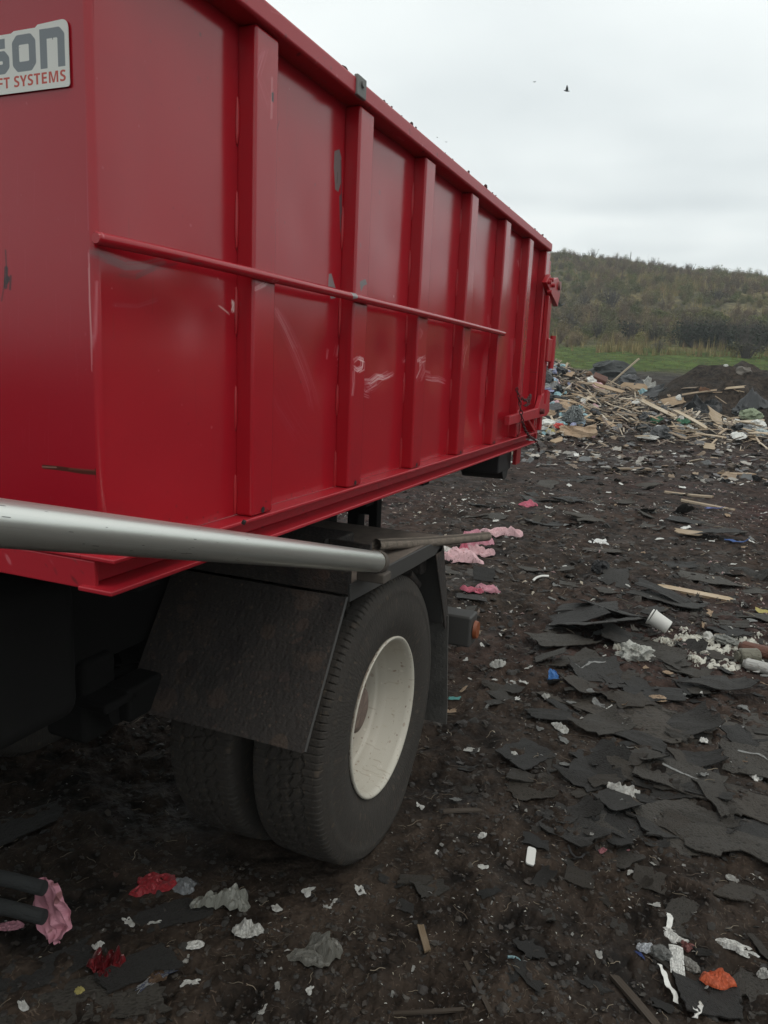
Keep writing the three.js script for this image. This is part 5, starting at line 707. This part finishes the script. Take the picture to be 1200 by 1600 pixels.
// --- stuff: clods, flakes, twigs, chips
function scatter(name, label, geo, mat, n, seed, { r0 = 1.1, r1 = 20, s0, s1, flat = 1, cols, az0 = -62, az1 = 16, lift = 0.2, pow = 1, tilt = 0.6, keep }) {
  const r = rng(seed), m = new THREE.InstancedMesh(geo, mat, n), q = new THREE.Quaternion(), e = new THREE.Euler(), v = new THREE.Vector3(), s = new THREE.Vector3(), M4 = new THREE.Matrix4(), c = new THREE.Color();
  let i = 0, guard = 0; while (i < n && guard++ < n * 20) { const a = (az0 + r() * (az1 - az0)) * Math.PI / 180, d = r0 * Math.pow(r1 / r0, Math.pow(r(), pow)), x = Math.sin(a) * d, z = -Math.cos(a) * d; if (keep && r() > keep(x, z)) continue; if (x < -0.95 && x > -1.6 && Math.abs(z - WHEEL.z) < 0.32) continue; const k = (s0 + r() * r() * (s1 - s0)) * Math.max(0.6, Math.min(1.8, d / 4)); e.set((r() - 0.5) * 2 * tilt, r() * 6.283, (r() - 0.5) * 2 * tilt); q.setFromEuler(e); s.set(k * (0.7 + r() * 0.6), k * flat * (0.6 + r() * 0.8), k * (0.7 + r() * 0.6)); v.set(x, H(x, z) + k * lift, z); m.setMatrixAt(i, M4.compose(v, q, s)); const cc = cols[Math.floor(r() * cols.length)], w = 0.75 + r() * 0.5; m.setColorAt(i, c.setRGB(cc[0] * w, cc[1] * w, cc[2] * w)); i++; }
  m.count = i; m.name = numbered(name); lit(m); scene.add(m); tag(m, label, name.replace(/_/g, ' '), null, 'stuff'); return m;
}
const white1 = (ro = 0.8, o = {}) => M(1, 1, 1, ro, o);
const clodG = (s) => { const g = mergeVertices(new THREE.IcosahedronGeometry(0.5, 2).deleteAttribute('uv').deleteAttribute('normal')), p = g.attributes.position; for (let i = 0; i < p.count; i++) { const f = 1 + 0.5 * N(p.getX(i) * 2.5 + s, p.getY(i) * 2.5, p.getZ(i) * 2.5) + 0.3 * N(p.getX(i) * 6 + s, p.getY(i) * 6, p.getZ(i) * 6); p.setXYZ(i, p.getX(i) * f, p.getY(i) * f, p.getZ(i) * f); } g.computeVertexNormals(); return toCreasedNormals(g, 0.7); };
const mudCols = [[0.032, 0.026, 0.021], [0.026, 0.021, 0.018], [0.040, 0.032, 0.025], [0.024, 0.021, 0.018]];
for (const s of [1, 2, 3]) scatter('mud_clod', 'dark lumps of mud scattered over the ground', clodG(s * 9), white1(0.75, { bumpMap: fineBump, bumpScale: 0.01 }), 6000, 700 + s, { s0: 0.01, s1: 0.055, flat: 0.55, cols: mudCols, lift: -0.08, r1: 26 });
const chip = tornSheet(601, 1, 0.7, { t: 0.05, bend: 0.12, rough: 0.3, n: 4, curl: 0.3 }), chip2 = tornSheet(602, 1, 0.5, { t: 0.05, bend: 0.2, rough: 0.4, n: 4, curl: 0.3 });
scatter('felt_chip', 'countless small chips of dark felt trodden into the mud', chip, white1(0.75), 3200, 711, { s0: 0.012, s1: 0.06, cols: [[0.042, 0.036, 0.031], [0.035, 0.031, 0.028], [0.055, 0.048, 0.04], [0.045, 0.036, 0.03]], lift: 0.08, tilt: 0.22 });
scatter('litter_flake', 'pale flakes of paper and plastic trodden into the far mud', chip2, white1(0.6), 5200, 722, { r0: 5, r1: 23, s0: 0.008, s1: 0.036, cols: [[0.45, 0.44, 0.4], [0.26, 0.24, 0.22], [0.2, 0.15, 0.12], [0.17, 0.15, 0.14], [0.36, 0.31, 0.24], [0.14, 0.09, 0.06], [0.3, 0.2, 0.19]], lift: 0.3, tilt: 0.5, az0: -40, keep: (x, z) => 0.1 + 0.9 * smooth(-0.05, 0.25, fbm(x * 0.5, 9, z * 0.5, 3)) });
scatter('litter_flake', 'countless pale flakes of paper and plastic trodden into the mud', chip2, white1(0.6), 5200, 712, { s0: 0.004, s1: 0.024, cols: [[0.5, 0.49, 0.45], [0.3, 0.29, 0.27], [0.2, 0.16, 0.12], [0.16, 0.15, 0.14], [0.4, 0.36, 0.28], [0.14, 0.09, 0.06], [0.11, 0.1, 0.1]], lift: 0.3, tilt: 0.5, r1: 24, keep: (x, z) => 0.12 + 0.88 * smooth(-0.05, 0.25, fbm(x * 0.9, 5, z * 0.9, 3)) });
{ const st = tube([[-0.5, -CY, 0], [-0.15, -CY + 0.03, 0.06], [0.2, -CY + 0.02, -0.05], [0.5, -CY, 0.02]], 0.022, 8, 5);
  scatter('straw', 'countless twigs and straws trodden into the mud', st, white1(0.85), 9000, 713, { s0: 0.015, s1: 0.10, cols: [[0.075, 0.055, 0.04], [0.05, 0.04, 0.032], [0.13, 0.1, 0.07], [0.06, 0.045, 0.035], [0.22, 0.18, 0.13]], lift: 0.06, tilt: 0.16 }); }
// --- the waste heap across the back
const heapK = (x, z) => Math.min(1, pileH(x, z) * 1.2 + (z < -14.5 && z > -24 && x < 4 ? 0.16 : 0));
scatter('heap_litter', 'mixed shredded waste covering the far heap', crFlat[2], white1(0.7), 8000, 714, { r0: 14.5, r1: 34, s0: 0.03, s1: 0.13, flat: 0.9, cols: [[0.3, 0.28, 0.25], [0.05, 0.045, 0.04], [0.16, 0.12, 0.09], [0.1, 0.1, 0.1], [0.38, 0.35, 0.31], [0.17, 0.16, 0.16], [0.06, 0.05, 0.045], [0.26, 0.19, 0.13], [0.09, 0.07, 0.055]], lift: 0.2, tilt: 0.5, az0: -24, az1: 6, keep: heapK });
scatter('wood_splinter', 'countless pale splinters and crushed wood on the far heap', plank(990, 1, 0.12, 0.04), white1(0.85), 2600, 716, { r0: 17, r1: 31, s0: 0.04, s1: 0.30, flat: 1, cols: [[0.50, 0.41, 0.31], [0.40, 0.31, 0.22], [0.55, 0.48, 0.39], [0.3, 0.23, 0.17], [0.2, 0.15, 0.12]], lift: 0.2, tilt: 0.5, az0: -15, az1: 7, keep: (x, z) => Math.min(1, pileH(x, z) * 1.1) * smooth(-0.25, 0.2, fbm(x * 0.5, 3, z * 0.5, 3)) + 0.01 * heapK(x, z) });
{
  const r = rng(808);
  const poly = () => { const k = r(); if (k < 0.55) { const t = r(); return [890 + t * 130 + (r() - 0.5) * 30, 598 + r() * 62 + t * 12]; } if (k < 0.88) return [1045 + r() * 150, 655 + r() * 36]; return [860 + r() * 330, 600 + r() * 95]; };
  const protos = [1, 2, 3, 4, 5, 6].map((i) => plank(900 + i, 1, 0.05 + 0.045 * i * (i % 2 ? 1 : 0.5), 0.022)); let first = null;
  for (let i = 0; i < 200; i++) { const [px, py] = poly(); const g = G(px, py), o = first ? first.clone() : solo('broken_board', protos[0], mWood[0], 'broken pale board jumbled on the timber heap beyond the container', 'board', 'broken boards on the timber heap'); if (first) { o.name = numbered('broken_board'); scene.add(o); } first ??= o; o.geometry = protos[Math.floor(r() * 6)]; const wi = Math.floor(r() * 5); o.material = mWood[wi]; const L = 0.2 + r() * r() * 0.9; place(o, g, { w: L, d: L * 0.6, h: Math.max(0.6, L), yaw: (r() - 0.5) * 2.2, tilt: (r() - 0.5) * 0.9, roll: (r() - 0.5) * 0.5, lift: 0.05 + r() * 0.16 }); o.userData.label = autoLabel(`${L < 0.45 ? 'short' : L < 0.9 ? 'mid length' : 'long'} ${WOODC[wi]}`, 'broken board', px, py); }
  const one = (px, py, l, w, yaw, tilt, roll, m, lb, lift = 0.2, t = 0.025) => { const g = G(px, py), L = l * g.m, o = solo('board', plank(px + py, L, w * g.m, t), mWood[m], lb, 'board'); place(o, g, { yaw, tilt, roll, lift }); };
  one(965, 600, 78, 5, 0.1, 0, 0.42, 0, 'long pale pole sticking up out of the timber heap', 0.35, 0.06);
  one(1117, 664, 30, 22, 0.5, 0.9, -0.5, 0, 'square of pale plywood tipped up on the right part of the heap', 0.25);
  one(1028, 648, 56, 8, -0.25, 0.3, -0.3, 2, 'long pale sheet of board sloping down the middle of the heap', 0.2); one(1078, 668, 60, 9, -0.5, 0.2, -0.25, 2, 'grey white board leaning left of the plywood square', 0.25); one(950, 618, 46, 10, 0.05, 0.3, -0.1, 1, 'brownish board lying across the top of the heap', 0.25); one(990, 612, 40, 14, 0.2, 0.5, 0.1, 1, 'short brown board on the top right of the heap', 0.2); one(1050, 635, 36, 16, 0.2, 0.5, -0.1, 1, 'brown board right of the dark sheet', 0.2); one(1165, 668, 50, 10, 0.25, 0.2, 0.2, 2, 'pale board slanting at the right end of the heap', 0.2); one(1110, 686, 44, 6, 0.1, 0.1, 0, 0, 'straight pale batten along the foot of the right heap', 0.1); one(1108, 702, 14, 10, 0, 0.9, 0, 0, 'small pale block in front of the right heap', 0.08, 0.06); one(1092, 617, 50, 4, 0, 0, 0, 3, 'thin lath under the rusty plate on the dark mound', 0.1); one(870, 697, 16, 10, 0.6, 0.4, 0.3, 1, 'board end under the container end', 0.15);
  const bit = (name, cat, lb, px, py, w, geo, mat, o = {}) => item(name, lb, cat, px, py, w, geo, mat, { D: 0.8, lift: 0.08, ...o });
  const cardG = tornSheet(777, 1, 0.62, { t: 0.012, bend: 0.18, rough: 0.05, n: 8, curl: 0.1 });
  bit('cardboard', 'cardboard', 'large tan cardboard sheet with a bent corner at the foot of the heap', 905, 690, 62, cardG, mCard, { tilt: 0.85, roll: 0.14, lift: 0.32 }); bit('cardboard', 'cardboard', 'brown cardboard lying above the wire tangle', 880, 648, 46, scrap[2], mCard, { tilt: 0.6, lift: 0.2 }); bit('cardboard', 'cardboard', 'tan cardboard flap near the top of the rubbish', 882, 590, 32, scrap[3], mCard, { tilt: 0.4, lift: 0.15 }); bit('cardboard', 'cardboard', 'rolled tan cardboard close to the container end', 858, 655, 22, scrap[0], mCard, { tilt: 1.0, lift: 0.2 }); bit('cardboard', 'cardboard', 'brown flap folded behind the large tan sheet', 882, 680, 26, scrap[5], mCard, { tilt: 0.9, lift: 0.15 });
  bit('tarpaulin', 'tarpaulin', 'humped dark tarpaulin at the top of the heap', 955, 590, 66, lump(301, { sy: 0.55, amp: 0.24, folds: 2.2, det: 4 }), P_(0.026, 0.029, 0.028, 0.6), { D: 0.7, Hh: 1.0, lift: 0 }); bit('tarpaulin', 'tarpaulin', 'small dark tarpaulin fold right of the humped tarpaulin', 985, 600, 34, lumps[2], mDGrey, { Hh: 1.1, lift: 0 });
  bit('rusty_drum', 'drum', 'rust brown box in front of the humped tarpaulin', 935, 602, 22, new RoundedBoxGeometry(1, 0.75, 0.7, 2, 0.05), P_(0.11, 0.04, 0.025), { D: 0.9, lift: 0.15, roll: 0.12, tilt: 0.2 });
  bit('green_sheet', 'board', 'dark green sheet tilted in the middle of the heap', 1022, 662, 28, scrap[1], mGreen, { tilt: 0.6, roll: 0.5, lift: 0.15 }); bit('green_sheet', 'board', 'dark green cloth left of the right timber', 1066, 666, 24, cr1[3], mGreen, { Hh: 1.2 }); bit('dark_sheet', 'sheet', 'grey sheet lying across the upper middle of the heap', 1018, 626, 40, scrap[4], mDGrey, { tilt: 0.5, lift: 0.2 }); bit('white_bag', 'plastic bag', 'white plastic bag on the right end of the timber', 1182, 672, 22, lumps[3], mWhite, { Hh: 1.2 }); bit('white_bag', 'plastic bag', 'whitish plastic lying on the mud left of the right heap', 1012, 690, 36, crFlat[4], mGreyW, { D: 0.5 }); bit('white_bag', 'plastic bag', 'pale plastic crate remains at the right foot of the heap', 1188, 683, 18, lumps[4], P_(0.45, 0.5, 0.5), {}); bit('green_rubbish', 'rubbish', 'pale green rubbish at the right edge above the timber', 1172, 655, 30, lumps[1], P_(0.22, 0.26, 0.16), { Hh: 0.8 }); bit('rusty_plate', 'plate', 'rusty plate standing on the flank of the dark mound', 1100, 618, 18, scrap[0], P_(0.26, 0.13, 0.07), { tilt: 1.1, lift: 0.2 }); bit('red_can', 'can', 'bright red can among the rubbish below the wire tangle', 872, 672, 16, lumps[5], P_(0.5, 0.04, 0.03, 0.35), { Hh: 1 }); bit('yellow_can', 'can', 'yellow wrapper left of the bright red can', 859, 680, 12, lumps[0], mYellow, {}); bit('teal_bag', 'plastic bag', 'pale teal plastic wrapped on the heap right of the pole', 1006, 622, 26, cr1[2], mTealL, { Hh: 1.2 }); bit('white_net', 'netting', 'white netting hanging right of the dark tarpaulin', 1010, 608, 26, cr1[6], mGreyW, { Hh: 1.4 }); bit('black_film', 'plastic film', 'black plastic film heaped at the foot of the dark mound', 1098, 648, 62, crumple(305, { h: 0.5, n: 26, folds: 2.6 }), mBlk, { D: 0.6, Hh: 0.8 }); bit('black_film', 'plastic film', 'grey black film at the right edge of the mound foot', 1180, 640, 50, crumple(306, { h: 0.5, n: 22 }), mDGrey, { D: 0.6, Hh: 0.9 }); bit('stone', 'stone', 'pale grey stone lump on top of the dark mound', 1160, 582, 22, clodG(4), P_(0.13, 0.11, 0.09), { Hh: 0.8, lift: 0 }); bit('white_can', 'scrap', 'tiny white scrap on the crest of the dark mound', 1134, 572, 6, lumps[1], mWhite, { lift: 0 });
  { // tangle of wire
    const g = G(895, 668), t = thing('wire_tangle', [g.x, g.y, g.z], 'tangled bundle of grey wire above the large tan cardboard', 'wire'), q = rng(41), R = 21 * g.m, l = []; for (let i = 0; i < 70; i++) { const pts = []; for (let k = 0; k < 5; k++) { const a = q() * 6.28, b = q() * 1.5, rr = R * (0.5 + 0.5 * q()); pts.push([g.x + Math.cos(a) * Math.cos(b) * rr, g.y - CY + 0.15 + Math.sin(b) * rr * 1.3, g.z + Math.sin(a) * Math.cos(b) * rr]); } l.push(tube(pts, 0.009, 18, 4)); } part('wire_strands', merge(l), P_(0.26, 0.28, 0.28, 0.5), t, 'stuff');
  }
  const pal = [['black', mBlk], ['dark grey', mDGrey], ['white', mWhite], ['grey', P_(0.24, 0.24, 0.24)], ['pale blue', P_(0.3, 0.42, 0.52)], ['teal', mTealL], ['lavender', mLav], ['brown', mCardD], ['pink', mPinkL], ['silver', mGreyW]];
  const firsts = {}; for (let i = 0; i < 165; i++) { const k = r(), px = k < 0.65 ? 848 + r() * r() * 120 : 860 + r() * 320, py = k < 0.65 ? 553 + r() * 130 : 620 + r() * 70, g = G(px, py); if (g.d > 45) continue; const [cn, mt] = pal[Math.floor(r() * (k < 0.65 ? 10 : 4))]; const f = firsts[cn], o = f ? f.clone() : solo('rubbish_bag', lumps[0], mt, `${cn} piece of bagged or crumpled rubbish on the far heap`, 'rubbish', `${cn} rubbish on the far heap`); if (f) { o.name = numbered('rubbish_bag'); scene.add(o); } firsts[cn] ??= o; o.userData.label = autoLabel(`${cn}`, 'crumpled rubbish', px, py); o.geometry = r() < 0.5 ? lumps[Math.floor(r() * 6)] : cr1[Math.floor(r() * 8)]; const w = 0.15 + r() * r() * 0.5; place(o, g, { w, d: w * (0.6 + r() * 0.5), h: w * (0.7 + r() * 0.6), yaw: r() * 6, tilt: (r() - 0.5) * 0.6, lift: w * 0.1 }); }
}

// ------------------------------------------------------------------ scrub on the hill, grass, birds
function bushGeo(seed, leaves, leaf, twigs, tall = 1) {
  const r = rng(seed), P = [], tri = (a, b, c) => P.push(...a, ...b, ...c), lob = []; for (let i = 0; i < 6; i++) lob.push([(r() - 0.5) * 0.75, 0.25 + r() * 0.5 * tall, (r() - 0.5) * 0.75, 0.22 + r() * 0.2]);
  for (let i = 0; i < leaves; i++) { const l = lob[Math.floor(r() * 6)], a = r() * 6.283, cz = r() * 2 - 1, s = Math.sqrt(1 - cz * cz), q = l[3] * Math.pow(r(), 0.4), x = l[0] + Math.cos(a) * s * q, y = Math.max(0.01, l[1] + cz * q), z = l[2] + Math.sin(a) * s * q, v = () => [x + (r() - 0.5) * leaf, y + (r() - 0.5) * leaf, z + (r() - 0.5) * leaf]; tri(v(), v(), v()); }
  for (let i = 0; i < twigs; i++) { const a = r() * 6.283, o = r() * 0.12, b = r() * 0.5, x0 = Math.cos(a) * o, z0 = Math.sin(a) * o, h = (0.6 + r() * 0.5) * tall, x1 = Math.cos(a) * b, z1 = Math.sin(a) * b, w = 0.016; tri([x0 - w, 0, z0], [x0 + w, 0, z0], [x1, h, z1]); tri([x0, 0, z0 - w], [x0, 0, z0 + w], [x1, h, z1]); for (let k = 0; k < 3; k++) { const t = 0.4 + r() * 0.5, x = mix(x0, x1, t), y = h * t, z = mix(z0, z1, t); tri([x, y - w * 0.6, z], [x, y + w * 0.6, z], [x + (r() - 0.5) * 0.35, y + 0.1 + r() * 0.25, z + (r() - 0.5) * 0.35]); } }
  const g = new THREE.BufferGeometry(); g.setAttribute('position', new THREE.Float32BufferAttribute(P, 3)); g.computeVertexNormals(); return g;
}
const hillFog = {};
function veg(name, label, geo, n, seed, { d0, d1, az0 = -34, az1 = 20, s0, s1, cols, keep, tall = 1, pow = 0.8 }) {
  const r = rng(seed), mat = M(1, 1, 1, 0.95, { specularIntensity: 0.2 }), m = new THREE.InstancedMesh(geo, mat, n), q = new THREE.Quaternion(), c = new THREE.Color(), v = new THREE.Vector3(), s = new THREE.Vector3(), M4 = new THREE.Matrix4(); let i = 0, gd = 0;
  while (i < n && gd++ < n * 12) { const a = (az0 + r() * (az1 - az0)) * Math.PI / 180, d = d0 + (d1 - d0) * Math.pow(r(), pow), x = Math.tan(a) * d, z = -d; if (keep && r() > keep(x, z, d)) continue; const k = s0 + r() * r() * (s1 - s0); q.setFromAxisAngle(new THREE.Vector3(0, 1, 0), r() * 6.283); v.set(x, hillH(x, z) - 0.08, z); s.set(k * (0.8 + r() * 0.7), k * tall * (0.7 + r() * 0.6), k * (0.8 + r() * 0.7)); m.setMatrixAt(i, M4.compose(v, q, s)); const t = Math.max(0, Math.min(0.999, 0.5 + 1.3 * fbm(x * 0.04 + seed, 3, z * 0.05, 3) + (r() - 0.5) * 0.5)), cc = cols[Math.floor(t * cols.length)], w = 0.8 + r() * 0.4; m.setColorAt(i, c.setRGB(cc[0] * w, cc[1] * w, cc[2] * w)); i++; }
  m.count = i; m.name = numbered(name); lit(m); scene.add(m); tag(m, label, 'vegetation', null, 'stuff'); return m;
}
const scrubCols = [[0.138, 0.111, 0.064], [0.172, 0.134, 0.083], [0.118, 0.119, 0.052], [0.196, 0.148, 0.088], [0.147, 0.141, 0.060], [0.225, 0.180, 0.093], [0.121, 0.091, 0.060]];
const b1 = bushGeo(1, 240, 0.15, 26), b2 = bushGeo(2, 150, 0.12, 46, 1.1), b3 = bushGeo(3, 300, 0.16, 10, 0.8);
veg('scrub', 'brown and olive winter scrub covering the far hillside', b1, 2600, 31, { d0: 74, d1: 172, s0: 0.6, s1: 2.0, cols: scrubCols, keep: (x, z, d) => 0.06 + 1.0 * smooth(-0.06, 0.14, fbm(x * 0.035, 8, z * 0.045, 3)) });
veg('scrub', 'bare twiggy brown scrub on the far hillside', b2, 1700, 32, { d0: 66, d1: 172, s0: 0.7, s1: 1.9, cols: [[0.167, 0.119, 0.078], [0.196, 0.144, 0.093], [0.147, 0.108, 0.076], [0.235, 0.180, 0.113]], keep: (x, z, d) => (d < 80 ? smooth(-6, -14, x) : 0.08 + 1.0 * smooth(-0.05, 0.15, fbm(x * 0.035 + 5, 2, z * 0.05, 3))) });
veg('scrub', 'low olive scrub on the far hillside', b3, 2000, 33, { d0: 70, d1: 168, s0: 0.6, s1: 1.8, cols: [[0.147, 0.153, 0.052], [0.118, 0.127, 0.045], [0.196, 0.180, 0.072], [0.167, 0.141, 0.076]], keep: (x, z, d) => (d < 80 ? 0.4 : 0.1 + 0.9 * smooth(-0.03, 0.15, fbm(x * 0.05 + 15, 2, z * 0.06, 3))) });
{ const P = [], r = rng(7); for (let i = 0; i < 9; i++) { const a = r() * 6.28, b = 0.05 + r() * 0.3, x = (r() - 0.5) * 0.3, z = (r() - 0.5) * 0.3, w = 0.03, h = 0.5 + r() * 0.6; P.push(x - w * Math.sin(a), 0, z + w * Math.cos(a), x + w * Math.sin(a), 0, z - w * Math.cos(a), x + Math.cos(a) * b, h, z + Math.sin(a) * b); } const tuft = new THREE.BufferGeometry(); tuft.setAttribute('position', new THREE.Float32BufferAttribute(P, 3)); tuft.computeVertexNormals();
  veg('grass', 'green and straw coloured grass on the meadow at the foot of the hill', tuft, 16000, 34, { d0: 42, d1: 80, s0: 0.08, s1: 0.3, cols: [[0.099, 0.141, 0.030], [0.118, 0.159, 0.033], [0.147, 0.163, 0.045], [0.196, 0.171, 0.068]], az0: -26, az1: 14 });
  veg('dry_grass', 'straw coloured dry grass among the scrub', tuft, 12000, 35, { d0: 60, d1: 172, s0: 0.6, s1: 1.5, cols: [[0.235, 0.190, 0.083], [0.295, 0.235, 0.113], [0.177, 0.153, 0.064], [0.255, 0.180, 0.090]], az0: -28, az1: 14, keep: (x, z, d) => smooth(0, 0.3, fbm(x * 0.06 + 2, 4, z * 0.06, 3)) + 0.12 }); }
// shrubs that can be told apart
function plant(name, label, group, geoLeaf, geoTwig, mat, x, z, w, h, cat = 'shrub') { const t = thing(name, [x, hillH(x, z) - 0.05, z], label, cat, group); for (const [n, g, m] of [['crown', geoLeaf, mat[0]], ['stem', geoTwig, mat[1]]]) { const q = lit(new THREE.Mesh(g, m)); q.name = n; t.add(q); } t.scale.set(w, h, w); return t; }
const stemG = bushGeo(61, 0, 0.1, 40, 1.1), leafG = [62, 63, 64].map((s) => bushGeo(s, 420, 0.13, 0, 0.9)), thinG = [65, 66].map((s) => bushGeo(s, 70, 0.09, 0, 1.1)), mStem = M(0.09, 0.075, 0.065, 0.95), mDarkLeaf = M(0.036, 0.042, 0.026, 0.95), mOlive = M(0.10, 0.095, 0.05, 0.95), mDull = M(0.13, 0.11, 0.08, 0.95);
{
  const r = rng(71); const at = (px, py) => { const g = G(px, py); return g; };
  for (let i = 0; i < 16; i++) { const g = at(1062 + i * 9.5 + r() * 5, 541 + r() * 5 + (i > 8 ? 5 : 0)); plant('hedge_bush', `dark hedge bush, ${['leftmost', 'second', 'third', 'fourth', 'fifth', 'sixth', 'seventh', 'eighth', 'ninth', 'tenth', 'eleventh', 'twelfth', 'thirteenth', 'fourteenth', 'fifteenth', 'last'][i]} from the left along the foot of the hill`, 'dark bushes of the hedge line', leafG[i % 3], stemG, [mDarkLeaf, mStem], g.x, g.z, 1.7 + r() * 0.9, 1.9 + r() * 0.8); }
  for (const [px, py, w, h, m, lb] of [[888, 521, 2.4, 2.2, mDull, 'brown bush at the left end of the meadow'], [905, 530, 1.6, 1.4, mOlive, 'low olive bush beside the brown bush at the left of the meadow'], [935, 527, 2.2, 1.9, mOlive, 'rounded olive bush above the left of the meadow'], [985, 530, 2.2, 2.0, mDarkLeaf, 'dark bush with pale dead twigs above the meadow'], [1022, 532, 2.0, 1.6, mOlive, 'olive bush left of the dark hedge'], [1028, 551, 0.9, 0.9, mDull, 'small brown bush alone in the green meadow'], [1165, 560, 2.4, 1.4, mOlive, 'wide low bush at the right of the meadow'], [1120, 470, 2.6, 1.6, mOlive, 'green bush on the slope above the hedge'], [912, 487, 1.8, 2.4, mDull, 'tall straw coloured bush on the left slope'], [955, 480, 3, 2.4, mDull, 'broad brown thicket on the left slope']]) { const g = at(px, py); plant('shrub', lb, null, leafG[px % 3], stemG, [m, mStem], g.x, g.z, w, h); }
  for (let i = 0; i < 46; i++) { const px = 862 + i * 7.6 + r() * 8, d = 166 + r() * 6, dir = planeZ(px, 400, -d), x = dir[0], z = -d; plant('skyline_shrub', 'bare shrub on the hill crest against the sky', 'shrubs along the hill crest', thinG[i % 2], stemG, [mDull, mStem], x, z, 1 + r() * 2, 0.7 + r() * r() * 2.0); }
  { const d = 168, p = planeZ(986, 392, -d); const t = plant('dead_tree', 'thin dead trunk sticking up from the hill crest', null, thinG[0], stemG, [mDull, mStem], p[0], -d, 0.4, 2.8, 'tree'); const tg = rod([0, -CY - 0.2, 0], [0.12, -CY + 1, 0], 0.3, 0.1, 7); const tm = lit(new THREE.Mesh(tg, mStem)); tm.name = 'trunk'; t.add(tm); }
  for (const [px, py, w, h, lb] of [[877, 391, 3.4, 0.5, 'pale flat slab on the left of the hill crest'], [906, 397, 1.6, 0.4, 'pale stone right of the pale slab near the hill crest'], [938, 402, 2.2, 0.4, 'whitish stone half way along the hill crest'], [992, 403, 4.5, 0.35, 'whitish strip of bare ground below the dead trunk']]) { const g = G(px, py + 2), o = solo('pale_rock', clodG(px), M(0.42, 0.42, 0.38, 0.9), lb, 'rock'); o.position.set(g.x, hillH(g.x, g.z) + h * 0.5, g.z); o.scale.set(w, h * 2, 1.6); }
}
// birds: one continuous body with both wings
function birdGeo(up) {
  const g = new THREE.SphereGeometry(0.5, 18, 12); g.scale(1.05, 0.24, 0.24); const p = g.attributes.position; for (let i = 0; i < p.count; i++) { const x = p.getX(i); const t = smooth(-0.1, -0.52, x), b = smooth(0.38, 0.54, x); p.setXYZ(i, x * (1 + 0.25 * b), p.getY(i) * (1 - 0.55 * t) * (1 - 0.4 * b) + 0.03 * smooth(0.2, 0.4, x), p.getZ(i) * (1 + 0.5 * t) * (1 - 0.4 * b)); } g.computeVertexNormals();
  const wing = (s) => { const w = slab(8, 4, (u, v) => { const c = mix(0.36, 0.07, u * u), a = up * (0.55 + 0.5 * u); return [(v - 0.5) * c * 1.3 - u * u * 0.18 + 0.05, 0.05 + u * 0.85 * Math.sin(a) + 0.02 * (1 - 4 * (v - 0.5) ** 2), s * (0.05 + u * 0.85 * Math.cos(a))]; }, 0.018, 1); return w; };
  return merge([g, wing(1), wing(-1)]);
}
const mBird = M(0.07, 0.075, 0.08, 0.8), skyPt = (px, py, d) => new THREE.Vector3().addScaledVector(cr, px - 600).addScaledVector(cu, -(py - 800)).addScaledVector(cb, -FPX).normalize().multiplyScalar(d).add(new THREE.Vector3(0, CY, 0));
for (const [px, py, d, s, up, yaw, lb] of [[885, 142, 55, 0.34, 1.15, 0.3, 'dark bird flying high in the sky with raised wings'], [835, 128, 160, 0.42, 0.1, 1.2, 'tiny distant bird left of the larger dark bird'], [683, 215, 190, 0.4, 0.2, 0.4, 'upper of two tiny distant birds just above the container rail'], [697, 222, 200, 0.4, 0.2, 2, 'lower of two tiny distant birds just above the container rail'], [877, 477, 48, 0.36, 0.5, 2.6, 'dark bird gliding in front of the hill beside the container end']]) { const o = solo('bird', birdGeo(up), mBird, lb, 'bird'); o.position.copy(skyPt(px, py, d)); o.scale.setScalar(s); o.rotation.y = yaw; o.rotation.z = -0.15; }


renderer.render(scene, camera);
